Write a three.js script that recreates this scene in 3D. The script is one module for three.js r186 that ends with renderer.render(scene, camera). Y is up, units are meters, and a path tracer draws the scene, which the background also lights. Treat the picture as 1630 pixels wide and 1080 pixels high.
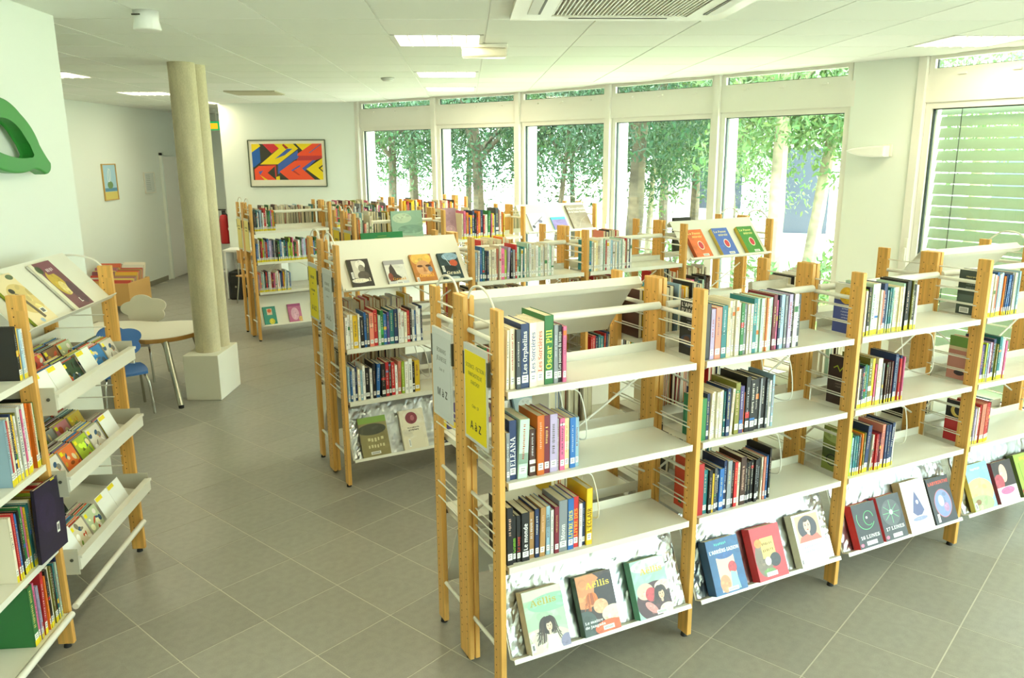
import * as THREE from 'three';
import { mergeGeometries, toCreasedNormals } from 'three/addons/utils/BufferGeometryUtils.js';
import { RoundedBoxGeometry } from 'three/addons/geometries/RoundedBoxGeometry.js';
import { ImprovedNoise } from 'three/addons/math/ImprovedNoise.js';
import { RectAreaLightUniformsLib } from 'three/addons/lights/RectAreaLightUniformsLib.js';

// ---------- camera, sky, sun, exposure ----------
RectAreaLightUniformsLib.init();
const scene = new THREE.Scene();
const camera = new THREE.PerspectiveCamera(46.37, 1630 / 1080, 0.05, 200);
camera.position.set(0, 2.324, 0);
camera.rotation.set(-0.23, 0, -0.0064, 'XYZ');
const renderer = new THREE.WebGLRenderer({ antialias: true });
renderer.toneMapping = THREE.LinearToneMapping;
renderer.toneMappingExposure = 1.24;
renderer.shadowMap.enabled = true;
scene.background = new THREE.Color().setRGB(8.2, 9.7, 9.8);
const sun = new THREE.DirectionalLight(new THREE.Color(1, 0.95, 0.84), 15);
sun.position.set(14, 28, -17); sun.target.position.set(4, 0, -14);
sun.castShadow = true; sun.shadow.mapSize.set(2048, 2048);
Object.assign(sun.shadow.camera, { left: -24, right: 24, top: 24, bottom: -24, near: 1, far: 80 });
scene.add(sun, sun.target);
const LAMP = new THREE.Color(1, 0.87, 0.57), LAMP_POWER = 14;

// ---------- small helpers ----------
let seed = 7;
function rnd() { seed = (seed + 0x6D2B79F5) | 0; let t = Math.imul(seed ^ (seed >>> 15), 1 | seed); t = (t + Math.imul(t ^ (t >>> 7), 61 | t)) ^ t; return ((t ^ (t >>> 14)) >>> 0) / 4294967296; }
const rr = (a, b) => a + (b - a) * rnd();
const pick = (a) => a[Math.floor(rnd() * a.length)];
const noise = new ImprovedNoise();
const taken = {};
function numbered(n) { const k = taken[n] = (taken[n] ?? -1) + 1; return k ? n + '_' + String(k).padStart(3, '0') : n; }
function shadow(o) { o.traverse((c) => { if (c.isMesh) { c.castShadow = true; c.receiveShadow = true; } }); return o; }
function tag(o, label, category, group, kind) { Object.assign(o.userData, { label, category }); if (group) o.userData.group = group; if (kind) o.userData.kind = kind; return o; }
function thing(name, label, category, pos = [0, 0, 0], turn = 0, group) {
  const o = new THREE.Group(); o.name = numbered(name); scene.add(o);
  o.position.set(...pos); o.rotation.y = turn; return tag(o, label, category, group);
}
function structure(name, label, geo, mat) {
  const o = geo ? new THREE.Mesh(geo, mat) : new THREE.Group(); o.name = name; scene.add(o);
  o.userData.label = label; o.userData.category = name.split('_')[0]; o.userData.kind = 'structure'; return o;
}
function part(parent, name, geo, mat, pos, rot) {
  const m = new THREE.Mesh(geo, mat); m.name = name; parent.add(m);
  if (pos) m.position.set(...pos);
  if (rot) m.rotation.set(...rot);
  return m;
}
const V = (x, y, z) => new THREE.Vector3(x, y, z);
function bx(w, h, d, x = 0, y = 0, z = 0) { return new THREE.BoxGeometry(w, h, d).translate(x, y, z); }
function rb(w, h, d, r = 0.004, x = 0, y = 0, z = 0) { return new RoundedBoxGeometry(w, h, d, 1, r).translate(x, y, z); }
const ROD = new THREE.CylinderGeometry(1, 1, 1, 8);
function rodMatrix(a, b, r) {
  const d = b.clone().sub(a), L = d.length();
  return new THREE.Matrix4().compose(a.clone().add(b).multiplyScalar(0.5), new THREE.Quaternion().setFromUnitVectors(V(0, 1, 0), d.normalize()), V(r, L, r));
}
function rod(parent, name, a, b, r, mat) { const m = new THREE.Mesh(ROD, mat); m.name = name; rodMatrix(a, b, r).decompose(m.position, m.quaternion, m.scale); parent.add(m); return m; }
function rodGeo(a, b, r) { return ROD.clone().applyMatrix4(rodMatrix(a, b, r)); }
function tube(pts, r, seg = 24, rad = 8, closed = false) { return new THREE.TubeGeometry(new THREE.CatmullRomCurve3(pts, closed), seg, r, rad, closed); }
function merge(list) { return mergeGeometries(list.map((g) => { g = g.index ? g.toNonIndexed() : g; for (const k of Object.keys(g.attributes)) if (!['position', 'normal', 'uv'].includes(k)) g.deleteAttribute(k); return g; })); }
function canvas(w, h) { const c = document.createElement('canvas'); c.width = w; c.height = h; return [c, c.getContext('2d')]; }
function texture(c, rx = 1, ry = 1) { const t = new THREE.CanvasTexture(c); t.colorSpace = THREE.SRGBColorSpace; t.wrapS = t.wrapT = THREE.RepeatWrapping; t.repeat.set(rx, ry); return t; }
const shade = (hex, k) => { const c = new THREE.Color(hex); const f = (v) => Math.max(0, Math.min(255, Math.round(v * 255 * k))); const s = c.clone().convertLinearToSRGB(); return `rgb(${f(s.r)},${f(s.g)},${f(s.b)})`; };

// ---------- materials ----------
function std(color, roughness = 0.6, extra = {}) { return new THREE.MeshStandardMaterial({ color, roughness, ...extra }); }
function grain(w, h, base, amp, step = 1, streak = 0) {
  const [c, g] = canvas(w, h); const b = new THREE.Color(base).convertLinearToSRGB();
  const im = g.createImageData(w, h);
  for (let y = 0; y < h; y++) for (let x = 0; x < w; x++) {
    const n = streak ? noise.noise(x * 0.11, y * 0.006, 3.3) * 0.6 + noise.noise(x * 0.43, y * 0.02, 9.1) * 0.4 : (rnd() - 0.5) * 0.8 + noise.noise(x * 0.05, y * 0.05, 1.7) * 0.5;
    const k = 1 + amp * n, i = (y * w + x) * 4;
    im.data[i] = Math.min(255, b.r * 255 * k); im.data[i + 1] = Math.min(255, b.g * 255 * k); im.data[i + 2] = Math.min(255, b.b * 255 * k); im.data[i + 3] = 255;
  }
  g.putImageData(im, 0, 0); return texture(c);
}
const M = {};
M.wood = std(0xffffff, 0.45, { map: grain(256, 256, 0xdfa957, 0.16, 1, 1) });
M.woodEdge = std(0xe3b876, 0.5);
M.hole = std(0x4a3018, 0.9);
M.metal = std(0xe6e4d6, 0.32);
M.metalWire = std(0xe8e5d8, 0.4);
M.clip = std(0x55554a, 0.5, { metalness: 0.5 });
M.black = std(0x141414, 0.6);
M.wall = std(0xe6ece3, 0.85, { bumpMap: grain(256, 256, 0x888888, 0.5), bumpScale: 0.0008 });
M.frame = std(0xe9e7de, 0.5);
M.gasket = std(0x22302c, 0.6);
M.concrete = std(0xffffff, 0.8, { map: grain(256, 256, 0xc9bf9e, 0.12) });
M.plinth = std(0xe4e0cf, 0.75);
M.skirting = std(0x8b8878, 0.5);
M.chrome = std(0xb9b6a8, 0.25, { metalness: 0.9 });
M.glass = new THREE.MeshPhysicalMaterial({ color: 0xf4fffb, roughness: 0, transmission: 1, thickness: 0, ior: 1.45 });
M.grout = std(0xcbc7b7, 0.8);
M.tiles = [0x99958a, 0x9d998e, 0x959186, 0x9b978b].map((c) => std(0xffffff, 0.34, { map: grain(128, 128, c, 0.09) }));
M.ceiling = [0xeef1ea, 0xebefe7, 0xf0f2ec].map((c) => std(c, 0.9));
M.bar = std(0xeceee8, 0.6);

// ---------- room outline (x, z) ----------
const HC = 3.15;
const P = [[-2.49, -13.37], [-1.15, -12.32], [0.11, -11.43], [1.23, -10.29], [2.30, -9.15], [3.32, -7.97], [3.73, -7.49], [4.58, -6.13], [5.25, -4.67], [5.73, -3.15], [6.05, -1.58], [6.2, 0.0], [6.2, 2.6]];
const OUT = [[-2.08, 2.6], [-2.75, -5.09], [-6.6, -5.09], [-6.6, -16.6], [-4.76, -16.6], [-4.76, -13.42], ...P];
const inside = (x, z) => { let c = false; for (let i = 0, j = OUT.length - 1; i < OUT.length; j = i++) { const [a, b] = OUT[i], [d, e] = OUT[j]; if ((b > z) !== (e > z) && x < ((d - a) * (z - b)) / (e - b) + a) c = !c; } return c; };
function outlineGeo(grow, h) {
  const cx = 0, cz = -6, s = new THREE.Shape();
  OUT.forEach(([x, z], i) => { const L = Math.hypot(x - cx, z - cz), k = 1 + grow / L; const px = cx + (x - cx) * k, pz = cz + (z - cz) * k; i ? s.lineTo(px, -pz) : s.moveTo(px, -pz); });
  return new THREE.ExtrudeGeometry(s, { depth: h, bevelEnabled: false }).rotateX(-Math.PI / 2);
}
camera.updateMatrixWorld(); camera.updateProjectionMatrix();
const toScreen = (x, y, z) => { const v = V(x, y, z).project(camera); return v; };
const inView = (x, y, z, m = 1.15) => { const v = toScreen(x, y, z); return v.z < 1 && Math.abs(v.x) < m && Math.abs(v.y) < m; };

// floor: slab of grout with square tiles laid on the diagonal
{
  const floor = structure('floor', 'floor of square matt grey tiles with pale joints laid diagonally', outlineGeo(0.25, 0.2).translate(0, -0.2012, 0), M.grout);
  const T = 0.45, a = 0.7212, c = Math.cos(a), s = Math.sin(a), list = [];
  for (let i = -26; i < 30; i++) for (let j = -12; j < 40; j++) {
    const x = T * (-4.335 + (i + 0.5) * c + (j + 0.5) * s), z = T * (-9.3828 + (i + 0.5) * s - (j + 0.5) * c);
    if (inside(x, z)) list.push([x, z, inView(x, 0, z) ? Math.hypot(x, z) : 100 + Math.hypot(x, z)]);
  }
  list.sort((p, q) => p[2] - q[2]);
  const g = bx(T - 0.006, 0.012, T - 0.006), rest = [];
  const uv = g.attributes.uv; for (let k = 0; k < uv.count; k++) uv.setXY(k, uv.getX(k) * 1.7, uv.getY(k) * 1.7);
  list.forEach(([x, z], k) => {
    if (k < 300) part(floor, 'floor_tile', g, M.tiles[Math.floor(rnd() * 4)], [x, -0.006, z], [0, -a, 0]);
    else rest.push(g.clone().rotateY(-a).translate(x, -0.006, z));
  });
  part(floor, 'far_floor_tiles', merge(rest), M.tiles[0]).userData.kind = 'stuff';
}
// ceiling: slab, hung tiles with joints between them
const CG = { o: [-0.106, -4.677], a: 0.054, cx: 0.687, cz: 0.65 };
const cellPoint = (i, j) => { const c = Math.cos(CG.a), n = Math.sin(CG.a); return [CG.o[0] + i * CG.cx * c - j * CG.cz * n, CG.o[1] - i * CG.cx * n - j * CG.cz * c]; };
const lampCells = [];
{
  const ceiling = structure('ceiling', 'white suspended ceiling of square mineral tiles', outlineGeo(0.3, 0.25).translate(0, HC + 0.006, 0), M.bar);
  const list = [];
  const lamps = new Set(['-1,2', '-1,6', '-1,9', '-1,-2', '-1,-6', '5,2', '5,-2', '5,-6', '-7,6', '-7,10', '-7,13']);
  for (let i = -10; i < 12; i++) for (let j = -12; j < 20; j++) {
    const [x, z] = cellPoint(i + 0.5, j + 0.5);
    if (lamps.has(i + ',' + j)) { lampCells.push([x, z]); continue; }
    if (inside(x, z)) list.push([x, z, inView(x, HC, z) ? Math.hypot(x, z) : 100 + Math.hypot(x, z)]);
  }
  list.sort((p, q) => p[2] - q[2]);
  const g = bx(CG.cx - 0.012, 0.012, CG.cz - 0.012), rest = [];
  list.forEach(([x, z], k) => {
    if (k < 300) part(ceiling, 'ceiling_tile', g, M.ceiling[k % 3], [x, HC + 0.006, z], [0, CG.a, 0]);
    else rest.push(g.clone().rotateY(CG.a).translate(x, HC + 0.006, z));
  });
  if (rest.length) part(ceiling, 'far_ceiling_tiles', merge(rest), M.ceiling[0]).userData.kind = 'stuff';
}
function wallBetween(name, label, [x0, z0], [x1, z1], h0, h1, t, mat = M.wall, ext = 0) { // inner face on the line, thickness to the left of the direction
  const L = Math.hypot(x1 - x0, z1 - z0), g = bx(L + 2 * ext, h1 - h0, t, L / 2, (h0 + h1) / 2, -t / 2);
  const w = structure(name, label, g, mat); w.position.set(x0, 0, z0); w.rotation.y = Math.atan2(-(z1 - z0), x1 - x0); return w;
}
wallBetween('wall_near_left', 'plain white wall behind the CD shelving', [-2.08, 2.6], [-2.75, -5.09], 0, HC + 0.02, 0.2);
wallBetween('wall_return', 'plain white return wall beyond the CD shelving corner', [-2.95, -5.09], [-6.6, -5.09], 0, HC + 0.02, 0.19);
const farLeft = wallBetween('wall_far_left', 'white wall with a door and two small posters', [-6.6, -5.09], [-6.6, -16.6], 0, HC + 0.02, 0.2);
wallBetween('wall_corridor_end', 'pale wall closing the short corridor', [-6.6, -16.6], [-4.76, -16.6], 0, HC + 0.02, 0.2, M.wall, 0.15);
wallBetween('wall_corridor_side', 'pale side wall of the short corridor', [-4.76, -16.6], [-4.76, -13.43], 0, HC + 0.02, 0.18);
wallBetween('wall_back', 'white wall carrying the framed geometric print', [-4.76, -13.42], P[0], 0, HC + 0.02, 0.2);
wallBetween('wall_behind_camera', 'white wall at the entrance side of the room', P[12], [-2.08, 2.6], 0, HC + 0.02, 0.2, M.wall, 0.2);
{
  const b = structure('baseboard_far_left', 'grey tiled skirting along the far white wall', bx(0.012, 0.09, 10.0, -6.594, 0.045, -10.1), M.skirting);
  structure('baseboard_back', 'grey tiled skirting under the framed print', bx(2.2, 0.09, 0.012, -3.63, 0.045, -13.39), M.skirting);
}

// ---------- window wall: straight bays that follow a curve ----------
const FR = { sill: 0.1, head: 2.75, beam: 2.99 };
function windowBay(n, [x0, z0], [x1, z1], blind) {
  const L = Math.hypot(x1 - x0, z1 - z0), w = structure('window_' + n, blind ? `tall window closed by an outside venetian blind, ${['first', 'second', 'third'][n - 7]} past the white pier` : 'tall white-framed window bay with transom, number ' + n + ' of the curved glazed wall');
  w.position.set(x0, 0, z0); w.rotation.y = Math.atan2(-(z1 - z0), x1 - x0);
  part(w, 'mullion', bx(0.075, HC + 0.02, 0.13, 0, (HC + 0.02) / 2, -0.03), M.frame);
  part(w, 'beam', bx(L, FR.beam - FR.head, 0.1, L / 2, (FR.beam + FR.head) / 2, -0.05), M.frame);
  part(w, 'sill', bx(L, FR.sill, 0.14, L / 2, FR.sill / 2, -0.05), M.frame);
  const ring = (a, b, c, d, t, dep, z, name, mat) => { // frame around an opening
    const q = part(w, name, merge([bx(b - a, t, dep, (a + b) / 2, c + t / 2, z), bx(b - a, t, dep, (a + b) / 2, d - t / 2, z), bx(t, d - c - 2 * t, dep, a + t / 2, (c + d) / 2, z), bx(t, d - c - 2 * t, dep, b - t / 2, (c + d) / 2, z)]), mat); return q;
  };
  const a = 0.04, b = L - 0.04;
  ring(a, b, FR.sill, FR.head, 0.055, 0.07, -0.055, 'sash', M.frame);
  ring(a + 0.055, b - 0.055, FR.sill + 0.055, FR.head - 0.055, 0.009, 0.03, -0.06, 'gasket', M.gasket);
  ring(a, b, FR.beam, HC + 0.02, 0.05, 0.07, -0.045, 'transom_sash', M.frame);
  ring(a + 0.05, b - 0.05, FR.beam + 0.05, HC + 0.01, 0.008, 0.02, -0.06, 'gasket', M.gasket);
  part(w, 'pane', new THREE.PlaneGeometry(L - 0.2, FR.head - FR.sill - 0.12).translate(L / 2, (FR.head + FR.sill) / 2, -0.062), M.glass);
  part(w, 'transom_pane', new THREE.PlaneGeometry(L - 0.2, 0.11).translate(L / 2, HC - 0.045, -0.062), M.glass);
  for (const f of [0.22, 0.5, 0.8]) part(w, 'transom_hinge', bx(0.07, 0.018, 0.03, L * f, FR.beam - 0.008, 0.008), M.frame);
  part(w, 'outer_jamb', bx(0.06, FR.head - FR.sill, 0.16, 0.075, (FR.head + FR.sill) / 2, -0.18), M.frame);
  const h = part(w, 'handle', rb(0.03, 0.16, 0.02, 0.006, 0.03, 1.45, 0.045), M.metal); part(h, 'lever', rb(0.022, 0.12, 0.022, 0.006, 0.03, 1.38, 0.062), M.metal);
  if (blind) {
    const slat = std(0xa3b096, 0.55);
    const g = bx(L - 0.22, 0.004, 0.091).rotateX(1.32);
    for (let y = FR.sill + 0.06, k = 0; y < FR.head - 0.02; y += 0.101, k++) part(w, 'slat', g, slat, [L / 2, y, -0.16]);
    for (const f of [0.2, 0.62]) part(w, 'lift_cord', bx(0.006, FR.head - FR.sill, 0.004, L * f, (FR.head + FR.sill) / 2, -0.115), M.clip);
    for (const x of [0.07, L - 0.07]) part(w, 'guide_rail', bx(0.04, FR.head - FR.sill, 0.05, x, (FR.head + FR.sill) / 2, -0.15), M.chrome);
  }
  return w;
}
for (let k = 0; k < 12; k++) {
  if (k === 5) { wallBetween('wall_pier', 'white pier between two window bays, carrying a lamp', P[5], P[6], 0, HC + 0.02, 0.2, M.wall, 0.03); continue; }
  windowBay(k + 1, P[k], P[k + 1], k > 5 && k < 9);
}

// ---------- outside: ground, house, trees, shrubs ----------
{
  const g = structure('ground_outside', 'pale sunlit gravel ground outside the windows', new THREE.CircleGeometry(70, 48).rotateX(-Math.PI / 2).translate(0, -0.12, -10), std(0xffffff, 0.9, { map: (() => { const t = grain(256, 256, 0xd8d2c2, 0.25); t.repeat.set(60, 60); return t; })() }));
  const lawn = new THREE.Shape(); lawn.absellipse(0, 0, 6, 3, 0, Math.PI * 2);
  structure('lawn_outside', 'patch of bright lawn outside the window bays', new THREE.ExtrudeGeometry(lawn, { depth: 0.05, bevelEnabled: false }).rotateX(-Math.PI / 2).rotateY(0.9).translate(8.2, -0.1, -12.5), std(0xffffff, 0.9, { map: (() => { const t = grain(256, 256, 0x8fae5c, 0.5); t.repeat.set(2, 2); return t; })() }));
  const wallM = std(0xcfc9cf, 0.85), winM = std(0x4b5260, 0.2), trimM = std(0xe8e4e2, 0.7);
  const h = thing('house', 'pale lilac rendered house standing behind the leaning trunk', 'house', [10.6, -0.12, -23.4], -0.35);
  part(h, 'wall', bx(13, 6.2, 5, 0, 3.1, -2.5), wallM); part(h, 'plinth', bx(13.1, 0.5, 5.1, 0, 0.25, -2.5), trimM);
  for (const [x, y, w, q] of [[-4.4, 1.9, 1.3, 2.3], [-1.9, 1.3, 1.3, 2.5], [0.8, 1.9, 1.3, 2.3], [3.6, 1.9, 1.3, 2.3], [-4.4, 4.7, 1.2, 1.7], [-1.9, 4.7, 1.2, 1.7], [0.8, 4.7, 1.2, 1.7], [3.6, 4.7, 1.2, 1.7]]) {
    const f = part(h, 'window_surround', bx(w + 0.24, q + 0.24, 0.12, x, y, 0.03), trimM); part(f, 'pane', bx(w, q, 0.06, x, y, 0.08), winM);
  }
  part(h, 'roof', merge([bx(13.6, 0.25, 5.6, 0, 6.3, -2.5)]), std(0xa97f68, 0.8));
}
const bark = [std(0xffffff, 0.9, { map: grain(128, 256, 0x6b6150, 0.5, 1, 1) }), std(0xffffff, 0.9, { map: grain(128, 256, 0xa89c84, 0.4, 1, 1) })];
const LEAF = (() => { const s = new THREE.Shape(); s.moveTo(0, 0); s.quadraticCurveTo(0.35, 0.4, 0, 1); s.quadraticCurveTo(-0.35, 0.4, 0, 0); const g = new THREE.ShapeGeometry(s, 3); const p = g.attributes.position; for (let i = 0; i < p.count; i++) p.setZ(i, 0.35 * p.getX(i) * p.getX(i) + 0.12 * p.getY(i) * p.getY(i)); g.computeVertexNormals(); return g; })();
const leafM = [[0x47683a, 0.3], [0x6c8a58, 0.35], [0x42664a, 0.3]].map(([c, t]) => new THREE.MeshPhysicalMaterial({ color: c, roughness: 0.95, transmission: t, thickness: 0, side: THREE.DoubleSide }));
function leaves(parent, name, mat, blobs, n, size) { // blobs: [x, y, z, rx, ry, rz]
  const im = new THREE.InstancedMesh(LEAF, mat, n), m = new THREE.Matrix4(), q = new THREE.Quaternion(), col = new THREE.Color();
  const vol = blobs.map((b) => b[3] * b[4] * b[5]), tot = vol.reduce((a, b) => a + b, 0);
  for (let i = 0; i < n; i++) {
    let r = rnd() * tot, k = 0; while (k < blobs.length - 1 && (r -= vol[k]) > 0) k++;
    const b = blobs[k], u = rr(-1, 1), ph = rr(0, 6.283), rad = Math.cbrt(rr(0.12, 1)), s = Math.sqrt(1 - u * u);
    q.setFromEuler(new THREE.Euler(rr(0, 6.28), rr(0, 6.28), rr(0, 6.28)));
    const z = size * rr(0.7, 1.35);
    m.compose(V(b[0] + b[3] * rad * s * Math.cos(ph), b[1] + b[4] * rad * u, b[2] + b[5] * rad * s * Math.sin(ph)), q, V(z, z, z)); im.setMatrixAt(i, m);
    col.setRGB(rr(0.75, 1.2), rr(0.85, 1.12), rr(0.65, 1.1)); im.setColorAt(i, col);
  }
  im.name = name; parent.add(im); im.userData.kind = 'stuff'; return im;
}
function tree(label, x, z, r, lean, fork, bk, lf, base, top, spread, n, size = 0.1) {
  const t = thing('tree', label, 'tree', [x, -0.12, z], 0, 'trees outside the glazed wall');
  const tipx = lean[0], tipz = lean[1], H = base + 1.2;
  const pts = [V(0, 0, 0), V(tipx * 0.3 + rr(-0.04, 0.04), H * 0.35, tipz * 0.3), V(tipx * 0.65, H * 0.7, tipz * 0.65), V(tipx, H, tipz)];
  const limb = (p, r0, r1) => { const g = tube(p, 1, 14, 9), c = new THREE.CatmullRomCurve3(p), pos = g.attributes.position; for (let i = 0; i < pos.count; i++) { const k = Math.floor(i / 10) / 14, o = c.getPoint(k), rad = r0 + (r1 - r0) * k, v = V(pos.getX(i), pos.getY(i), pos.getZ(i)).sub(c.getPointAt(k)); v.multiplyScalar(rad * (1 + 0.12 * noise.noise(i * 0.7, k * 6, r0 * 9))).add(c.getPointAt(k)); pos.setXYZ(i, v.x, v.y, v.z); } g.computeVertexNormals(); return g; };
  part(t, 'trunk', limb(pts, r, r * 0.62), bark[bk]);
  const blobs = [];
  for (let k = 0; k < fork; k++) {
    const a = k * 2.4 + x, e = V(tipx + Math.cos(a) * spread * 0.75, base + (top - base) * rr(0.3, 0.8), tipz + Math.sin(a) * spread * 0.75), s = pts[2].clone().lerp(pts[3], rr(0, 0.9));
    part(t, 'branch', limb([s, s.clone().lerp(e, 0.5).add(V(0, 0.15, 0)), e], r * 0.42, r * 0.12), bark[bk]);
    blobs.push([e.x, e.y, e.z, spread * 0.62, (top - base) * 0.3, spread * 0.62]);
  }
  blobs.push([tipx, (base + top) / 2, tipz, spread, (top - base) * 0.5, spread]);
  for (let k = 0; k < 5; k++) { const a = rr(0, 6.28); blobs.push([tipx + Math.cos(a) * spread * 0.8, base + rr(-0.35, 0.4), tipz + Math.sin(a) * spread * 0.8, 0.5, 0.4, 0.5]); }
  leaves(t, 'crown', leafM[lf], blobs, Math.round(n * 3.6), size);
}
tree('slim grey tree trunk, shrubs around it, outside the first bay', -2.63, -17.81, 0.12, [0.05, 0], 3, 0, 0, 1.9, 5.2, 1.9, 3600);
tree('second grey trunk standing close behind the first bay trunk', -2.2, -18.87, 0.13, [-0.1, 0.1], 3, 0, 2, 2.1, 5.6, 2.0, 3200);
tree('thin dark tree at the far corner beyond the framed print wall', -3.57, -20.69, 0.08, [0.1, 0], 3, 0, 0, 2.0, 5.8, 1.8, 2200);
tree('leafy tree with grey trunk outside the second bay', -0.62, -16.99, 0.14, [-0.12, 0], 4, 0, 2, 1.75, 5.0, 2.0, 4200);
tree('tree with thin trunk set back outside the second bay', -1.16, -19.97, 0.09, [0.2, 0], 3, 0, 0, 2.0, 5.6, 1.9, 2400);
tree('slender forked tree outside the third bay', 0.83, -15.98, 0.065, [0.35, 0], 4, 0, 0, 1.85, 4.9, 1.6, 3600);
tree('slender straight tree set back outside the third bay', 1.41, -17.94, 0.07, [-0.1, 0], 3, 0, 2, 2.0, 5.4, 1.8, 3000);
tree('stout tree with a long side branch outside the fourth bay', 2.03, -13.85, 0.17, [0.22, 0], 4, 0, 2, 2.15, 4.8, 1.7, 4200);
tree('thin pale tree behind the stout one outside the fourth bay', 2.86, -16.76, 0.07, [0.15, 0], 3, 1, 0, 2.0, 5.2, 1.8, 3000);
tree('dark leafy tree set far back outside the fourth bay', 4.25, -18.52, 0.12, [0, 0], 4, 0, 0, 1.6, 5.6, 2.1, 4200);
tree('pale upright trunk outside the fifth bay', 3.9, -11.88, 0.14, [0.06, 0], 3, 1, 1, 2.5, 4.6, 1.3, 2600, 0.11);
tree('pale trunk leaning towards the pier outside the fifth bay', 4.69, -12.66, 0.12, [0.42, 0], 4, 1, 1, 2.35, 4.6, 1.4, 2800, 0.11);
tree('bushy tree hanging low between the fourth and fifth bays', 4.52, -16.39, 0.1, [-0.1, 0], 3, 0, 1, 1.8, 5.0, 1.7, 3000);
tree('tall tree in the second row behind the first bays', -2.09, -23.91, 0.14, [0, 0], 4, 0, 0, 1.9, 7, 2.6, 3200, 0.17);
tree('tall tree in the second row behind the third bay', 0.68, -23.99, 0.14, [0, 0], 4, 0, 2, 1.9, 7, 2.6, 3200, 0.17);
tree('tall tree in the second row behind the fourth bay', 4.31, -22.59, 0.14, [0, 0], 4, 0, 0, 1.7, 7, 2.6, 3200, 0.17);
tree('tree standing outside the blinded window', 8.0, -13.85, 0.14, [0, 0], 4, 1, 1, 2.2, 5.4, 2, 2600);
function shrub(label, x, z, r, h, n, lf) { const s = thing('shrub', label, 'shrub', [x, -0.12, z], 0, 'low shrubs outside the glazed wall'); part(s, 'stem', merge([0, 1, 2].map((k) => rodGeo(V(0, 0, 0), V(Math.cos(k * 2.1) * r * 0.5, h * 0.7, Math.sin(k * 2.1) * r * 0.5), 0.015))), bark[0]); leaves(s, 'foliage', leafM[lf], [[0, h * 0.5, 0, r, h * 0.52, r]], n, 0.12); }
shrub('light green shrub at the foot of the upright pale trunk', 3.35, -11.3, 0.6, 1.0, 700, 1);
shrub('light green shrub under the leaning pale trunk', 4.4, -11.2, 0.7, 0.9, 800, 1);
shrub('rounded shrub in front of the lilac house', 5.6, -12.9, 0.7, 1.1, 700, 1);
shrub('shrub beneath the stout tree outside the fourth bay', 1.7, -13.6, 0.6, 1.0, 700, 1);
shrub('shrub between the fourth and fifth window bays', 2.85, -13.3, 0.6, 1.1, 700, 1);
shrub('dark shrub below the leafy tree outside the second bay', -0.9, -16.4, 0.7, 1.2, 700, 0);
shrub('dark shrub among the trunks outside the first bay', -2.95, -17.6, 0.7, 1.3, 700, 0);

// ---------- ceiling fittings ----------
lampCells.forEach(([x, z], k) => {
  const where = ['ceiling row over the CD shelving side', 'middle ceiling row above the bookcases', 'ceiling row near the blinded window'][x < -2 ? 0 : x < 2 ? 1 : 2];
  const inV = lampCells.filter((c) => Math.abs(c[0] - x) < 1.5).sort((a, b) => b[1] - a[1]).findIndex((c) => c[1] === z);
  const o = thing('ceiling_light', `square recessed light panel, ${['first', 'second', 'third', 'fourth', 'fifth'][inV]} from the entrance wall, ${where}`, 'ceiling light', [x, HC, z], CG.a, 'recessed ceiling light panels');
  const W = CG.cx - 0.02, D = CG.cz - 0.02;
  part(o, 'frame', merge([bx(W, 0.02, 0.03, 0, 0.008, D / 2 - 0.015), bx(W, 0.02, 0.03, 0, 0.008, -D / 2 + 0.015), bx(0.03, 0.02, D, W / 2 - 0.015, 0.008, 0), bx(0.03, 0.02, D, -W / 2 + 0.015, 0.008, 0)]), M.bar);
  part(o, 'diffuser', bx(W - 0.06, 0.006, D - 0.06, 0, 0.002, 0), new THREE.MeshStandardMaterial({ color: 0xffffff, emissive: new THREE.Color(1, 0.9, 0.62), emissiveIntensity: 2.2 }));
  for (let i = -2; i <= 2; i++) part(o, 'louvre', bx(0.006, 0.01, D - 0.06, i * 0.105, -0.006, 0), M.bar);
  const l = new THREE.RectAreaLight(LAMP, LAMP_POWER, W - 0.08, D - 0.08); l.position.set(0, -0.013, 0); l.rotation.x = -Math.PI / 2; o.add(l);
});
{
  const o = thing('air_conditioner', 'white ceiling cassette air conditioner with ribbed grille', 'air conditioner', [0.68, HC, -4.62], CG.a);
  part(o, 'panel', merge([bx(1.3, 0.03, 0.14, 0, -0.015, 0.52), bx(1.3, 0.03, 0.14, 0, -0.015, -0.52), bx(0.24, 0.03, 0.9, -0.53, -0.015, 0), bx(0.24, 0.03, 0.9, 0.53, -0.015, 0)]), M.metal);
  part(o, 'duct', bx(0.86, 0.01, 0.94, 0, 0.005, 0), std(0x6e6a55, 0.8));
  for (let k = 0; k < 34; k++) part(o, 'slat', bx(0.008, 0.016, 0.9, -0.40 + k * 0.0242, -0.016, 0), M.metal);
  for (const s of [-1, 1]) { part(o, 'louvre', bx(0.06, 0.006, 0.7, s * 0.53, -0.033, 0), M.bar); part(o, 'outlet_slot', bx(0.014, 0.004, 0.72, s * 0.49, -0.0315, 0), M.clip); part(o, 'outlet_slot', bx(0.6, 0.004, 0.014, 0, -0.0315, s * 0.5), M.clip); }
}
{
  const o = thing('emergency_light', 'clear-cased emergency light box under the ceiling', 'emergency light', [-0.2, HC, -6.5], CG.a);
  part(o, 'base', rb(0.36, 0.03, 0.15, 0.01, 0, -0.015, 0), M.metal);
  part(o, 'cover', rb(0.35, 0.07, 0.14, 0.02, 0, -0.065, 0), new THREE.MeshPhysicalMaterial({ color: 0xf6f2e2, roughness: 0.25, transmission: 0.5, thickness: 0 }));
  part(o, 'bulb_tube', rodGeo(V(-0.12, -0.06, 0), V(0.12, -0.06, 0), 0.012), std(0xffffff, 0.3));
}
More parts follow.
